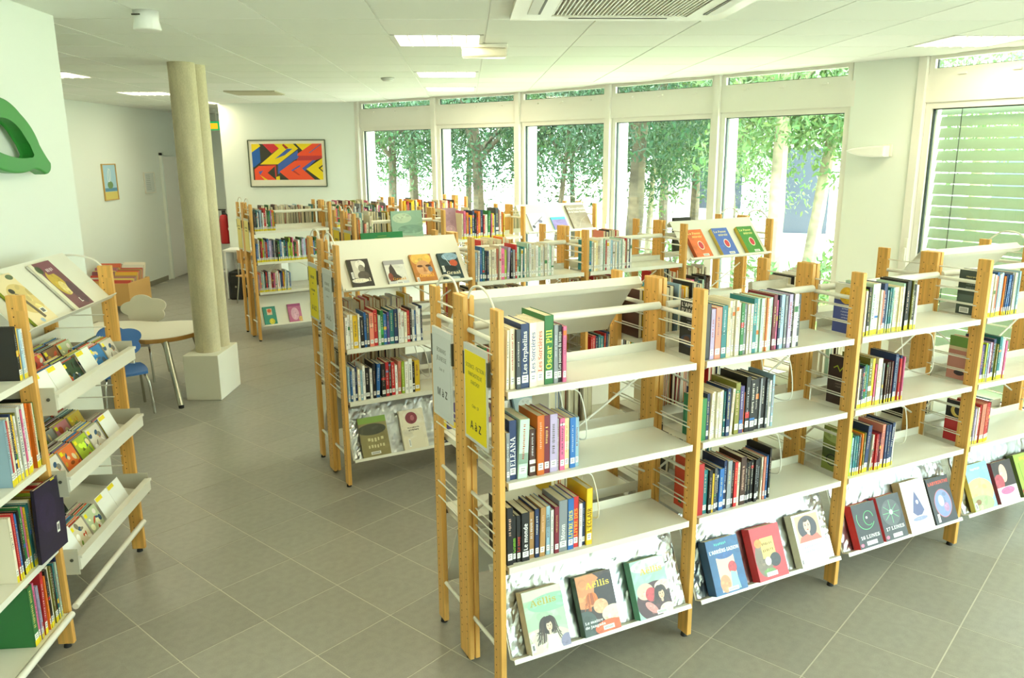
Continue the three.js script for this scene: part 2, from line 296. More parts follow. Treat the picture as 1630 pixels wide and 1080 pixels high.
{
  const o = thing('ceiling_sensor', 'white drum-shaped sensor hanging below the ceiling by the wall corner', 'sensor', [-2.13, HC, -4.95]);
  part(o, 'body', new THREE.LatheGeometry([[0, -0.11], [0.07, -0.11], [0.078, -0.1], [0.068, -0.05], [0.072, 0], [0, 0]].map(([x, y]) => new THREE.Vector2(x, y)), 24), std(0xf2f3ee, 0.45));
  part(o, 'slot', bx(0.05, 0.008, 0.01, -0.03, -0.028, 0.066), M.clip);
  const d = thing('smoke_detector', 'small flat grey disc detector on the ceiling', 'detector', [-1.36, HC, -9.2]);
  part(d, 'body', new THREE.LatheGeometry([[0, -0.035], [0.05, -0.035], [0.075, -0.012], [0.075, 0], [0, 0]].map(([x, y]) => new THREE.Vector2(x, y)), 20), std(0xc6c9c4, 0.5)); part(d, 'ring', new THREE.TorusGeometry(0.05, 0.005, 6, 20).rotateX(Math.PI / 2).translate(0, -0.03, 0), M.metal);
  const v = thing('ceiling_vent', 'beige ventilation grille set in the ceiling past the column', 'vent', [-3.44, HC, -11.15], CG.a);
  part(v, 'frame', bx(0.66, 0.02, 0.62, 0, -0.005, 0), std(0xb8b296, 0.6)); for (let k = 0; k < 9; k++) part(v, 'slat', bx(0.6, 0.008, 0.02, 0, -0.018, -0.26 + k * 0.065), std(0xcfc9ae, 0.6));
  const e = thing('exit_sign', 'glowing amber and green exit sign hanging in the corridor', 'exit sign', [-5.55, 2.86, -15.2]);
  const [c, g] = canvas(128, 64); g.fillStyle = '#1d9a55'; g.fillRect(0, 0, 128, 64); g.fillStyle = '#ffb020'; g.fillRect(40, 14, 76, 40); g.fillStyle = '#fff'; g.beginPath(); g.moveTo(12, 32); g.lineTo(32, 16); g.lineTo(32, 48); g.fill();
  part(e, 'box', rb(0.34, 0.18, 0.05, 0.008), M.metal); part(e, 'face', new THREE.PlaneGeometry(0.32, 0.16).translate(0, 0, 0.0275), new THREE.MeshStandardMaterial({ map: texture(c), emissive: 0xffffff, emissiveMap: texture(c), emissiveIntensity: 0.9 }));
  part(e, 'hanger', merge([bx(0.012, 0.2, 0.012, -0.1, 0.19, 0), bx(0.012, 0.2, 0.012, 0.1, 0.19, 0)]), M.metal);
  const w = thing('wall_lamp', 'white shell-shaped uplight on the pier', 'wall lamp', [3.545, 2.33, -7.71], Math.atan2(-(P[6][1] - P[5][1]), P[6][0] - P[5][0]));
  const s = new THREE.Shape(); s.moveTo(0.04, 0.03); s.quadraticCurveTo(-0.12, 0.03, -0.3, 0.0); s.quadraticCurveTo(-0.15, -0.055, 0.04, -0.04);
  part(w, 'shade', new THREE.ExtrudeGeometry(s, { depth: 0.09, bevelEnabled: true, bevelSize: 0.015, bevelThickness: 0.02, bevelSegments: 3 }).translate(0, 0, 0.03), std(0xf4f4ef, 0.5)); part(w, 'wall_plate', rb(0.09, 0.11, 0.03, 0.008, 0.03, 0, 0.015), M.metal);
}
// ---------- column, print, posters, door, extinguisher ----------
{
  const c = thing('concrete_column', 'tall pair of round pale concrete columns on a white box plinth', 'column', [-3.0, 0, -7.66]);
  part(c, 'plinth', rb(0.34, 0.45, 0.56, 0.006, 0, 0.225, 0), M.plinth);
  const spiral = (r) => { const g = new THREE.CylinderGeometry(r, r, HC - 0.45, 40, 120), p = g.attributes.position; for (let i = 0; i < p.count; i++) { const x = p.getX(i), z = p.getZ(i), y = p.getY(i), k = Math.hypot(x, z); if (k < 0.01) continue; const f = (y / 0.34 + Math.atan2(z, x) / 6.283) % 1, q = Math.abs(((f + 1) % 1) - 0.5), s = q < 0.03 ? 0.994 : 1; p.setXYZ(i, x * s, y, z * s); } g.computeVertexNormals(); return g.translate(0, (HC + 0.45) / 2, 0); };
  part(c, 'shaft', spiral(0.118), M.concrete, [0.0, 0, 0.06]); part(c, 'shaft', spiral(0.105), M.concrete, [0.025, 0, -0.165]);
}
{
  const o = thing('framed_print', 'framed geometric print of red, yellow and blue chevrons on the white wall', 'picture', [-3.68, 2.19, -13.394], -0.022);
  const W = 1.27, H = 0.75, [c, g] = canvas(1024, 512);
  g.fillStyle = '#3a3a30'; g.fillRect(0, 0, 1024, 512);
  const poly = (col, p) => { g.fillStyle = col; g.beginPath(); p.forEach(([x, y], i) => (i ? g.lineTo(x, y) : g.moveTo(x, y))); g.fill(); };
  poly('#f2d416', [[0, 0], [110, 0], [135, 30], [0, 120]]); poly('#1f5fb0', [[0, 120], [120, 40], [120, 255], [20, 330], [0, 330]]); poly('#d8323a', [[160, 0], [330, 0], [400, 65], [290, 135]]);
  poly('#f2d416', [[330, 0], [610, 0], [680, 70], [370, 290], [110, 290], [400, 65]]); poly('#3f5fae', [[600, 70], [480, 160], [330, 215], [520, 70]]); poly('#a8322a', [[470, 0], [540, 60], [500, 75], [450, 20]]);
  poly('#3f63b4', [[370, 290], [670, 90], [680, 200], [600, 240], [390, 420], [360, 430]]); poly('#f2d416', [[650, 0], [890, 0], [740, 95]]);
  poly('#f4512c', [[890, 0], [1024, 0], [1024, 170], [660, 170], [670, 140]]); poly('#c63a3c', [[690, 170], [1024, 170], [1024, 200], [880, 250], [640, 240]]); poly('#f4552e', [[620, 240], [880, 235], [720, 350], [900, 512], [520, 512], [385, 395]]);
  poly('#4a5fb4', [[880, 235], [930, 235], [790, 355], [760, 390], [720, 350]]); poly('#f2d416', [[1024, 205], [1024, 512], [980, 512], [780, 360]]); poly('#3a3a30', [[960, 345], [1024, 300], [1024, 320], [985, 350], [1024, 385], [1024, 405]]);
  poly('#5a5fae', [[690, 300], [560, 375], [575, 390], [700, 318]]); poly('#c8402c', [[575, 390], [660, 445], [690, 445], [600, 375]]); poly('#c83a34', [[90, 295], [340, 295], [340, 460], [320, 470], [320, 310]]); poly('#f4512c', [[20, 360], [90, 310], [330, 310], [210, 410], [330, 512], [20, 512]]);
  poly('#5a5fae', [[80, 395], [150, 375], [100, 440]]); poly('#f2d416', [[95, 440], [210, 512], [160, 512]]); poly('#f2d416', [[330, 470], [385, 455], [385, 512], [330, 512]]); poly('#55629c', [[830, 130], [1000, 10], [1024, 10], [850, 130]]);
  part(o, 'mount', bx(W - 0.02, H - 0.02, 0.012, 0, 0, 0.012), std(0xe9e3d0, 0.9)); part(o, 'print', new THREE.PlaneGeometry(W - 0.11, H - 0.17).translate(0, 0.025, 0.0195), std(0xffffff, 0.6, { map: texture(c) }));
  const t = 0.014; part(o, 'frame', merge([bx(W, t, 0.03, 0, H / 2, 0.015), bx(W, t, 0.03, 0, -H / 2, 0.015), bx(t, H, 0.03, W / 2, 0, 0.015), bx(t, H, 0.03, -W / 2, 0, 0.015)]), std(0x55604a, 0.5));
}
{
  const mk = (name, label, cat, y, z, h, w, draw, frame) => { const o = thing(name, label, cat, [-6.595, y, z], Math.PI / 2); const [c, g] = canvas(128, 192); draw(g); part(o, 'sheet', bx(w, h, 0.006, 0, 0, 0.006), std(0xffffff, 0.7, { map: texture(c) })); part(o, 'frame', merge([bx(w + 0.02, 0.018, 0.02, 0, h / 2, 0.01), bx(w + 0.02, 0.018, 0.02, 0, -h / 2, 0.01), bx(0.018, h, 0.02, w / 2, 0, 0.01), bx(0.018, h, 0.02, -w / 2, 0, 0.01)]), frame); };
  mk('poster', 'narrow wood-framed poster with blue sky and yellow sand', 'poster', 1.91, -13.27, 0.57, 0.44, (g) => { g.fillStyle = '#a9cfe0'; g.fillRect(0, 0, 128, 192); g.fillStyle = '#5d8fb0'; g.fillRect(0, 128, 128, 18); g.fillStyle = '#d8c770'; g.fillRect(0, 148, 128, 44); g.fillStyle = '#6d8a5a'; g.beginPath(); g.ellipse(64, 112, 26, 20, 0, 0, 7); g.fill(); g.strokeStyle = '#dfe8ea'; g.lineWidth = 5; g.beginPath(); g.moveTo(62, 95); g.lineTo(58, 20); g.stroke(); g.beginPath(); g.ellipse(60, 60, 14, 34, 0.2, 0, 7); g.stroke(); }, std(0xcaa25c, 0.5));
  mk('notice', 'small pale framed notice beside the white door', 'notice', 1.85, -14.72, 0.36, 0.4, (g) => { g.fillStyle = '#d5dcd6'; g.fillRect(0, 0, 128, 192); g.fillStyle = '#a9b3ae'; for (let k = 0; k < 9; k++) g.fillRect(22, 22 + k * 17, 50 + ((k * 37) % 36), 5); }, M.metal);
  const d = structure('door_1', 'plain white flush door in the far white wall'); d.position.set(-6.59, 0, -15.72); d.rotation.y = Math.PI / 2;
  part(d, 'leaf', bx(0.84, 2.3, 0.03, 0, 1.16, 0.012), M.frame); part(d, 'door_frame', merge([bx(0.05, 2.38, 0.05, -0.45, 1.19, 0.015), bx(0.05, 2.38, 0.05, 0.45, 1.19, 0.015), bx(0.95, 0.05, 0.05, 0, 2.36, 0.015)]), M.wall); part(d, 'handle', merge([rb(0.03, 0.18, 0.015, 0.004, 0.36, 1.1, 0.035), rb(0.11, 0.02, 0.02, 0.006, 0.32, 1.13, 0.06)]), M.chrome);
  const e = thing('fire_extinguisher', 'red fire extinguisher hung on the wall edge by the desk', 'extinguisher', [-4.87, 0.86, -13.55]);
  part(e, 'cylinder', new THREE.LatheGeometry([[0, 0], [0.075, 0], [0.08, 0.03], [0.08, 0.4], [0.06, 0.47], [0.03, 0.49], [0, 0.49]].map(([x, y]) => new THREE.Vector2(x, y)), 20), std(0xb01f22, 0.35)); part(e, 'valve', merge([bx(0.05, 0.07, 0.05, 0, 0.52, 0), bx(0.14, 0.02, 0.03, -0.03, 0.57, 0)]), M.black); part(e, 'hose', tube([V(0.02, 0.53, 0.03), V(0.1, 0.45, 0.06), V(0.1, 0.2, 0.05)], 0.012), M.black); part(e, 'bracket', bx(0.1, 0.04, 0.08, 0.07, 0.25, 0), M.metal);
}
// green wall sculpture, only its corner shows
{
  const o = thing('wall_sculpture', 'thick green curved outline sculpture fixed to the near white wall', 'sculpture', [-2.635, 2.385, -4.365], Math.PI / 2 + 0.087);
  const s = new THREE.Shape(), h = new THREE.Path();
  s.moveTo(-0.42, 0.2); s.quadraticCurveTo(-0.2, 0.26, -0.06, 0.155); s.quadraticCurveTo(0.06, 0.09, 0.1, 0.0); s.quadraticCurveTo(0.15, -0.06, 0.2, -0.1); s.quadraticCurveTo(0.2, -0.145, 0.14, -0.145); s.quadraticCurveTo(0.06, -0.11, 0, -0.12); s.quadraticCurveTo(-0.2, -0.16, -0.42, -0.08);
  h.moveTo(-0.34, 0.12); h.quadraticCurveTo(-0.18, 0.16, -0.07, 0.07); h.lineTo(0.0, 0.0); h.lineTo(0.03, -0.05); h.quadraticCurveTo(0.02, -0.07, -0.02, -0.066); h.quadraticCurveTo(-0.16, -0.08, -0.34, -0.03); s.holes.push(h);
  part(o, 'outline', new THREE.ExtrudeGeometry(s, { depth: 0.05, bevelEnabled: true, bevelSize: 0.012, bevelThickness: 0.012, bevelSegments: 3, curveSegments: 14 }), std(0x2f8a35, 0.4)); part(o, 'wall_fixing', rodGeo(V(0.0, 0.12, -0.07), V(0.0, 0.12, 0.01), 0.012), M.chrome);
}
// ---------- children's table, chairs, book box, desk ----------
{
  const o = thing('childrens_table', 'low white wavy-edged table with wooden edge and tubular legs', 'table', [-3.78, 0, -7.86]);
  const s = new THREE.Shape(); const wave = [[-0.62, -0.4], [-0.3, -0.46], [0, -0.4], [0.3, -0.46], [0.6, -0.36], [0.64, 0], [0.52, 0.3], [0.3, 0.44], [0.12, 0.42], [0.0, 0.52], [-0.2, 0.56], [-0.5, 0.5], [-0.66, 0.2]].map(([x, y]) => new THREE.Vector2(x, y)); s.splineThru([...wave, wave[0]]); s.curves.length && (s.currentPoint = wave[0]);
  const sh = new THREE.Shape(new THREE.SplineCurve([...wave, wave[0]]).getPoints(70));
  part(o, 'table_top', new THREE.ExtrudeGeometry(sh, { depth: 0.004, bevelEnabled: false }).rotateX(Math.PI / 2).translate(0, 0.605, 0), std(0xeee9da, 0.35));
  part(o, 'table_edge', new THREE.ExtrudeGeometry(sh, { depth: 0.028, bevelEnabled: true, bevelSize: 0.006, bevelThickness: 0.006, bevelSegments: 2 }).rotateX(Math.PI / 2).translate(0, 0.594, 0), std(0xb98845, 0.5));
  for (const [x, z, a, b] of [[0.44, 0.42, 0.65, 0.71], [0.4, -0.3, 0.5, -0.42], [-0.5, -0.34, -0.58, -0.42], [-0.5, 0.4, -0.58, 0.5]]) { const l = part(o, 'leg', tube([V(x, 0.57, z), V(x + (a - x) * 0.4, 0.33, z + (b - z) * 0.4), V(a, 0.02, b)], 0.028, 10), M.chrome); part(l, 'foot', rodGeo(V(a, 0, b), V(a, 0.03, b), 0.026), M.black); }
}
function chair(label, x, z, turn, color, bh = 0.57) {
  const o = thing('childrens_chair', label, 'chair', [x, 0, z], turn, 'small cloud-backed chairs'), m = std(color, 0.4); o.scale.setScalar(1.1);
  const seat = new THREE.Shape(); seat.moveTo(-0.17, -0.17); seat.quadraticCurveTo(0, -0.2, 0.17, -0.17); seat.quadraticCurveTo(0.2, 0, 0.16, 0.17); seat.quadraticCurveTo(0, 0.21, -0.16, 0.17); seat.quadraticCurveTo(-0.2, 0, -0.17, -0.17);
  const g = new THREE.ExtrudeGeometry(seat, { depth: 0.014, bevelEnabled: true, bevelSize: 0.006, bevelThickness: 0.005, bevelSegments: 2 }).rotateX(Math.PI / 2); part(o, 'seat', g, m, [0, 0.375, 0]);
  const pts = []; for (let k = 0; k < 60; k++) { const a = (k / 60) * 6.2832, r = 0.92 + 0.26 * Math.abs(Math.sin(a * 2.5 + 0.3)); pts.push(new THREE.Vector2(Math.cos(a) * 0.19 * r, Math.sin(a) * 0.12 * r)); }
  part(o, 'backrest', new THREE.ExtrudeGeometry(new THREE.Shape(pts), { depth: 0.012, bevelEnabled: true, bevelSize: 0.005, bevelThickness: 0.004, bevelSegments: 2 }), m, [0, bh, -0.21], [-0.14, 0, 0]);
  for (const s of [-1, 1]) {
    part(o, 'leg', tube([V(s * 0.14, 0.355, 0.13), V(s * 0.16, 0.3, 0.165), V(s * 0.18, 0.01, 0.19)], 0.011, 12), M.chrome);
    part(o, 'leg', tube([V(s * 0.14, 0.355, -0.12), V(s * 0.16, 0.3, -0.16), V(s * 0.18, 0.01, -0.2)], 0.011, 12), M.chrome);
    part(o, 'back_post', rodGeo(V(s * 0.12, 0.35, -0.15), V(s * 0.12, bh - 0.01, -0.213), 0.01), M.chrome);
  }
}
chair('blue cloud-backed small chair beside the CD shelving', -3.58, -7.02, 0.62, 0x3f74b8);
chair('cream cloud-backed small chair on the book box side of the table', -3.96, -8.19, 0.05, 0xece6d4, 0.645);
chair('cream cloud-backed chair behind the CD shelving post', -4.7, -8.58, 0.2, 0xece6d4);
{
  const o = thing('book_box', 'low wooden browser box on black castors, filled with picture books', 'book box', [-6.14, 0, -12.12], 0.0), w = std(0xdcab66, 0.5);
  for (const [n, W, H, D, x, z] of [['side_panel', 0.02, 0.34, 0.72, -0.38, 0], ['side_panel', 0.02, 0.34, 0.72, 0.38, 0], ['end_panel', 0.74, 0.34, 0.02, 0, 0.35], ['end_panel', 0.74, 0.34, 0.02, 0, -0.35]]) part(o, n, bx(W, H, D, x, 0.29, z), w);
  part(o, 'bottom', bx(0.74, 0.02, 0.7, 0, 0.13, 0), w); for (const a of [-1, 1]) for (const b of [-1, 1]) part(o, 'castor', new THREE.CylinderGeometry(0.05, 0.05, 0.03, 14).rotateZ(Math.PI / 2).translate(a * 0.3, 0.05, b * 0.26), M.black);
}
{
  const o = thing('desk', 'white panel-sided desk against the back wall', 'desk', [-4.28, 0, -13.17]), m = std(0xeeeee8, 0.45);
  part(o, 'desk_top', bx(0.96, 0.03, 0.42, 0.03, 0.8, 0), m); part(o, 'side_panel', bx(0.03, 0.785, 0.4, -0.42, 0.392, 0), m); part(o, 'side_panel', bx(0.03, 0.785, 0.4, 0.48, 0.392, 0), m); part(o, 'back_panel', bx(0.88, 0.5, 0.02, 0.03, 0.5, -0.17), m);
  const t = thing('computer_tower', 'black computer tower under the white desk', 'computer', [-4.53, 0, -13.12]); part(t, 'case', rb(0.2, 0.46, 0.3, 0.008, 0, 0.235, 0.08), M.black); part(t, 'front_panel', rb(0.18, 0.44, 0.012, 0.004, 0, 0.235, 0.234), std(0x232323, 0.3)); part(t, 'power_button', new THREE.CylinderGeometry(0.018, 0.018, 0.01, 14).rotateX(Math.PI / 2).translate(0, 0.22, 0.243), M.chrome); part(t, 'drive_slot', bx(0.13, 0.012, 0.004, 0, 0.4, 0.242), M.clip);
  const c = thing('wooden_chair', 'curved plywood chair with metal legs at the desk', 'chair', [-4.12, 0, -12.6], 2.6), w = std(0xcf9a58, 0.45);
  part(c, 'seat', rb(0.42, 0.02, 0.4, 0.008, 0, 0.45, 0), w); part(c, 'backrest', new THREE.CylinderGeometry(0.4, 0.4, 0.2, 18, 1, true, Math.PI - 0.55, 1.1).translate(0, 0.76, 0.2), std(0xcf9a58, 0.45, { side: THREE.DoubleSide }));
  for (const a of [-1, 1]) { part(c, 'leg', rodGeo(V(a * 0.17, 0.44, 0.15), V(a * 0.2, 0.01, 0.2), 0.011), M.chrome); part(c, 'leg', tube([V(a * 0.2, 0.01, -0.22), V(a * 0.17, 0.44, -0.17), V(a * 0.16, 0.72, -0.19)], 0.011, 12), M.chrome); }
}

// ---------- bookcases ----------
const S = 1.008, DZ = 0.329, HP = 1.735;
const POST_F = rb(0.027, HP - 0.02, 0.075, 0.004).translate(0, (HP + 0.02) / 2, 0), POST_M = merge([rb(0.024, HP - 0.01, 0.115, 0.004, -0.0145), rb(0.024, HP - 0.01, 0.115, 0.004, 0.0145), bx(0.006, HP - 0.04, 0.1)]).translate(0, (HP + 0.03) / 2, 0);
for (const g of [POST_F, POST_M]) { const p = g.attributes.position, u = g.attributes.uv; for (let i = 0; i < p.count; i++) u.setXY(i, (p.getX(i) + p.getZ(i)) * 3, p.getY(i) * 0.6); }
const HOLES_F = [], HOLES_M = []; { const d = new THREE.CylinderGeometry(0.0032, 0.0032, 0.0012, 6).rotateZ(Math.PI / 2); for (let k = 0; k < 42; k++) for (const s of [-1, 1]) { HOLES_F.push(d.clone().translate(s * 0.0135, 0.12 + k * 0.038, -0.012)); for (const z of [-0.03, 0.03]) HOLES_M.push(d.clone().translate(s * 0.0265, 0.12 + k * 0.038, z)); } }
const HOLE_F = merge(HOLES_F), HOLE_M = merge(HOLES_M);
const FOOT = new THREE.CylinderGeometry(0.014, 0.018, 0.022, 12).translate(0, 0.011, 0);
function post(parent, kind, x, z, holes) { const p = part(parent, kind ? 'middle_post' : 'post', kind ? POST_M : POST_F, M.wood, [x, 0, z]); part(p, 'foot', FOOT, M.black); if (holes) part(p, 'peg_holes', kind ? HOLE_M : HOLE_F, M.hole); return p; }
const shelfGeo = {};
function shelf(parent, x0, x1, y, s) {
  const L = x1 - x0, k = L.toFixed(3) + s; shelfGeo[k] ??= merge([bx(L, 0.006, 0.3, 0, -0.003, s * 0.21), bx(L, 0.03, 0.004, 0, -0.013, s * 0.36), bx(L, 0.045, 0.004, 0, 0.0225, s * 0.062), bx(0.004, 0.028, 0.3, -L / 2 + 0.002, -0.0165, s * 0.21), bx(0.004, 0.028, 0.3, L / 2 - 0.002, -0.0165, s * 0.21)]);
  const q = part(parent, 'shelf', shelfGeo[k], M.metal, [(x0 + x1) / 2, y, 0]);
  for (const x of [x0, x1]) part(q, 'shelf_clip', bx(0.018, 0.016, 0.022, x - (x0 + x1) / 2, -0.03, s * 0.335), M.clip);
}
const SLOPE = { top: { y0: 1.42, z0: 0.365, y1: 1.735, z1: 0.1 }, low: { y0: 0.2, z0: 0.365, y1: 0.565, z1: 0.2 } };
function slopeFrame(sl, s) { const e = V(0, sl.y1 - sl.y0, s * (sl.z1 - sl.z0)), L = e.length(); e.normalize(); const n = V(s, 0, 0).cross(e); return { e, n, L, o: V(0, sl.y0, s * sl.z0) }; }
function displayPanel(parent, x0, x1, kind, s) {
  const f = slopeFrame(SLOPE[kind], s), W = x1 - x0, m = new THREE.Matrix4().makeBasis(V(s, 0, 0), f.e, f.n).setPosition((x0 + x1) / 2, f.o.y, f.o.z);
  const g = merge([bx(W, f.L, 0.004, 0, f.L / 2, -0.002), bx(W, 0.004, 0.045, 0, 0, 0.02), bx(W, 0.02, 0.004, 0, -0.008, 0.042), bx(W, 0.004, 0.05, 0, f.L, -0.025), bx(W, 0.03, 0.004, 0, f.L - 0.015, -0.048)]).applyMatrix4(m);
  part(parent, 'display_shelf', g, M.metal);
}
function frameOf(x, z, turn) { return new THREE.Matrix4().makeRotationY(turn).setPosition(x, 0, z); }
const UNITS = [];
function bookcase(label, x, z, deg, bays, conf, detail) {
  const turn = THREE.MathUtils.degToRad(deg), o = thing('bookcase', label, 'bookcase', [x, 0, z], turn, 'double-sided wooden-post bookcases');
  for (let k = 0; k <= bays; k++) {
    const X = k * S, end = k === 0 || k === bays;
    post(o, 0, X, DZ, detail); post(o, 1, X, 0, detail); post(o, 0, X, -DZ, detail > 1);
    for (const s of [1, -1]) {
      rod(o, 'rung', V(X, 0.235, s * 0.05), V(X, 0.235, s * 0.3), 0.009, M.metalWire); rod(o, 'rung', V(X, 0.86, s * 0.05), V(X, 0.86, s * 0.3), 0.008, M.metalWire);
      rod(o, 'rung', V(X, 1.6, s * 0.05), V(X, 1.6, s * 0.3), 0.011, M.metalWire); rod(o, 'guard_rod', V(X, 1.665, s * 0.05), V(X, 1.665, s * 0.3), 0.004, M.metalWire);
      if (detail) for (const y of [1.4, 1.01, 0.63]) for (const d of [0.07, 0.15]) for (const a of [-0.016, 0.016]) rod(o, 'guard_rod', V(X + a, y + d, s * 0.04), V(X + a, y + d, s * 0.315), 0.0032, M.metalWire);
      if (end) part(o, 'arched_wire', tube([V(X, HP, s * 0.05), V(X, HP + 0.045, s * 0.09), V(X, HP + 0.065, s * 0.16), V(X, HP + 0.05, s * 0.24), V(X, HP - 0.02, s * 0.325)], 0.0055, 18, 6), M.metalWire);
    }
    if (k === bays) break;
    const x0 = X + 0.03, x1 = X + S - 0.03;
    rod(o, 'top_tube', V(X + 0.02, 1.615, 0.06), V(X + S - 0.02, 1.615, 0.06), 0.019, M.metalWire);
    rod(o, 'cross_brace', V(x0, 0.75, 0.02), V(x1, 1.3, 0.02), 0.006, M.metalWire); rod(o, 'cross_brace', V(x0, 1.3, 0), V(x1, 0.75, 0), 0.006, M.metalWire);
    for (const s of [1, -1]) {
      const top = conf[s > 0 ? 0 : 1][k];
      if (top === 'd') displayPanel(o, x0, x1, 'top', s); else shelf(o, x0, x1, 1.4, s);
      shelf(o, x0, x1, 1.01, s); shelf(o, x0, x1, 0.63, s); displayPanel(o, x0, x1, 'low', s);
    }
  }
  shadow(o); UNITS.push({ m: frameOf(x, z, turn), turn }); return o;
}
bookcase('long bookcase with yellow science-fiction sign at its end', -0.2068, -3.3209, 26.73, 4, ['ssss', 'dssd'], 2);
bookcase('bookcase whose top display holds four portrait novels, grey sign at its end', -1.3365, -5.5956, 28.93, 4, ['dssd', 'ssss'], 1);
bookcase('bookcase with two bright yellow end signs and a green board', -1.7791, -8.4878, 29.64, 3, ['ssd', 'sss'], 0);
bookcase('bookcase below the framed print, with two pale yellow end signs', -3.3947, -10.1717, 31.69, 3, ['sss', 'sss'], 0);

// ---------- books ----------
const INK = { k: ['black', '#1e1d1f'], n: ['navy', '#243761'], b: ['blue', '#2f6db5'], l: ['pale blue', '#a5c8dd'], t: ['teal', '#2a7a80'], g: ['green', '#2f7a3e'], m: ['mint', '#bcdcc8'], o: ['olive', '#7f7c32'], y: ['yellow', '#efc422'], e: ['cream', '#efe6cc'], w: ['white', '#f1f1ec'], r: ['red', '#c62a2d'], p: ['pink', '#e56c9b'], s: ['salmon', '#ec8d76'], u: ['purple', '#57488a'], v: ['lilac', '#b9a8ce'], d: ['dark brown', '#4a2d23'], a: ['tan', '#b98c56'], x: ['grey', '#8c9197'], h: ['dark grey', '#4a5056'], q: ['orange', '#e6761f'], z: ['maroon', '#7d2536'], f: ['lime', '#a9c83a'], i: ['ivory', '#f1dca0'] };
const CW = 48, CHT = 256, COLS = 42, CELLS = 336, [spineC, sg] = canvas(2048, 2048); sg.fillStyle = '#ccc'; sg.fillRect(0, 0, 2048, 2048);
const ORD = ['first', 'second', 'third', 'fourth', 'fifth', 'sixth', 'seventh', 'eighth', 'ninth', 'tenth', 'eleventh', 'twelfth', 'thirteenth', 'fourteenth', 'fifteenth', 'sixteenth', 'seventeenth', 'eighteenth', 'nineteenth', 'twentieth'];
const ord = (n) => (n < 20 ? ORD[n] : n < 29 ? 'twenty-' + ORD[n - 20] : n === 29 ? 'thirtieth' : n < 39 ? 'thirty-' + ORD[n - 30] : n === 39 ? 'fortieth' : n < 49 ? 'forty-' + ORD[n - 40] : 'fiftieth');
function drawSpine(cell, base, sticker, title, aspect) { // aspect: cell width over spine width, so that lettering keeps its shape
  const x = (cell % COLS) * CW, y = Math.floor(cell / COLS) * CHT, lum = new THREE.Color(base).getHSL({}).l, ink = lum > 0.35 ? pick(['#3a3a44', '#7d2536', '#2a4a6a', '#55524a', '#b23a30']) : pick(['#f0ead6', '#e9d27a', '#d8dde2', '#e2b9a0']);
  sg.save(); sg.beginPath(); sg.rect(x, y, CW, CHT); sg.clip(); sg.fillStyle = base; sg.fillRect(x, y, CW, CHT);
  if (title) { sg.save(); sg.translate(x + CW / 2, y + CHT * 0.78); sg.rotate(-Math.PI / 2); sg.scale(1, aspect); sg.fillStyle = title[1]; sg.font = `bold ${title[2] ?? 22}px ${title[3] ?? 'serif'}`; sg.textBaseline = 'middle'; sg.fillText(title[0], 0, 0, CHT * 0.66); sg.restore(); } else {
    const kind = rnd();
    if (kind < 0.3) { sg.fillStyle = shade(base, rr(0.6, 1.35)); sg.fillRect(x, y + rr(10, 150), CW, rr(18, 70)); }
    if (kind > 0.8) { sg.fillStyle = pick(['#c62a2d', '#2f6db5', '#efc422', '#2f7a3e', '#e6761f', '#f1f1ec']); sg.fillRect(x, y + rr(12, 200), CW, rr(10, 30)); }
    sg.fillStyle = ink; let yy = y + rr(20, 60); const w = rr(9, 20), end = y + rr(120, 190); // lettering too small to read: short strokes
    while (yy < end) { const h = rr(3, 8); sg.fillRect(x + (CW - w) / 2 + rr(-1, 1), yy, w * rr(0.7, 1), h * 0.6); yy += h + (rnd() < 0.15 ? 7 : 1.5); }
  }
  if (sticker !== 'n') { sg.fillStyle = '#f3f3ee'; sg.fillRect(x + 7, y + CHT - 52, CW - 14, 30); sg.fillStyle = '#8b8d90'; sg.fillRect(x + 14, y + CHT - 45, CW - 28, 4); sg.fillRect(x + 14, y + CHT - 36, CW - 30, 4); }
  if (sticker === 'y') { sg.fillStyle = '#f0dc1c'; sg.fillRect(x, y + CHT - 26, CW, 26); }
  sg.fillStyle = base; sg.fillRect(x, y, CW, 7); sg.restore();
}
const uvRect = (x, y, w, h) => [x / 2048, 1 - (y + h) / 2048, (x + w) / 2048, 1 - y / 2048];
function faceUV(g, face, [u0, v0, u1, v1]) { const uv = g.attributes.uv; for (let i = face * 4; i < face * 4 + 4; i++) uv.setXY(i, u0 + (u1 - u0) * uv.getX(i), v0 + (v1 - v0) * uv.getY(i)); }
function coverGeo(w, h, t, spine, front, plain, back) { // spine at x = 0, front board towards +z
  const A = bx(w, h, 0.002, w / 2, h / 2, t / 2 - 0.001), B = bx(w, h, 0.002, w / 2, h / 2, -t / 2 + 0.001), C = bx(0.002, h, t, 0.001, h / 2, 0);
  const P2 = [plain[0], plain[1], plain[0], plain[1]];
  for (const g of [A, B, C]) for (let f = 0; f < 6; f++) faceUV(g, f, (g === A && f === 4 && front) || (g === B && f === 5 && back) || (g === C && f === 1 && spine) || P2);
  return merge([A, B, C]);
}
const pagesGeo = (w, h, t) => bx(w - 0.005, h - 0.006, t - 0.0042, w / 2, h / 2, 0);
M.pages = std(0xe9dfc2, 0.9, { map: (() => { const [c, g] = canvas(64, 64); g.fillStyle = '#fff'; g.fillRect(0, 0, 64, 64); g.fillStyle = '#ddd5bf'; for (let k = 0; k < 64; k += 3) g.fillRect(k, 0, 1, 64); return texture(c); })() });
const BOOKS = [], FIRST = []; let nextCell = 0;
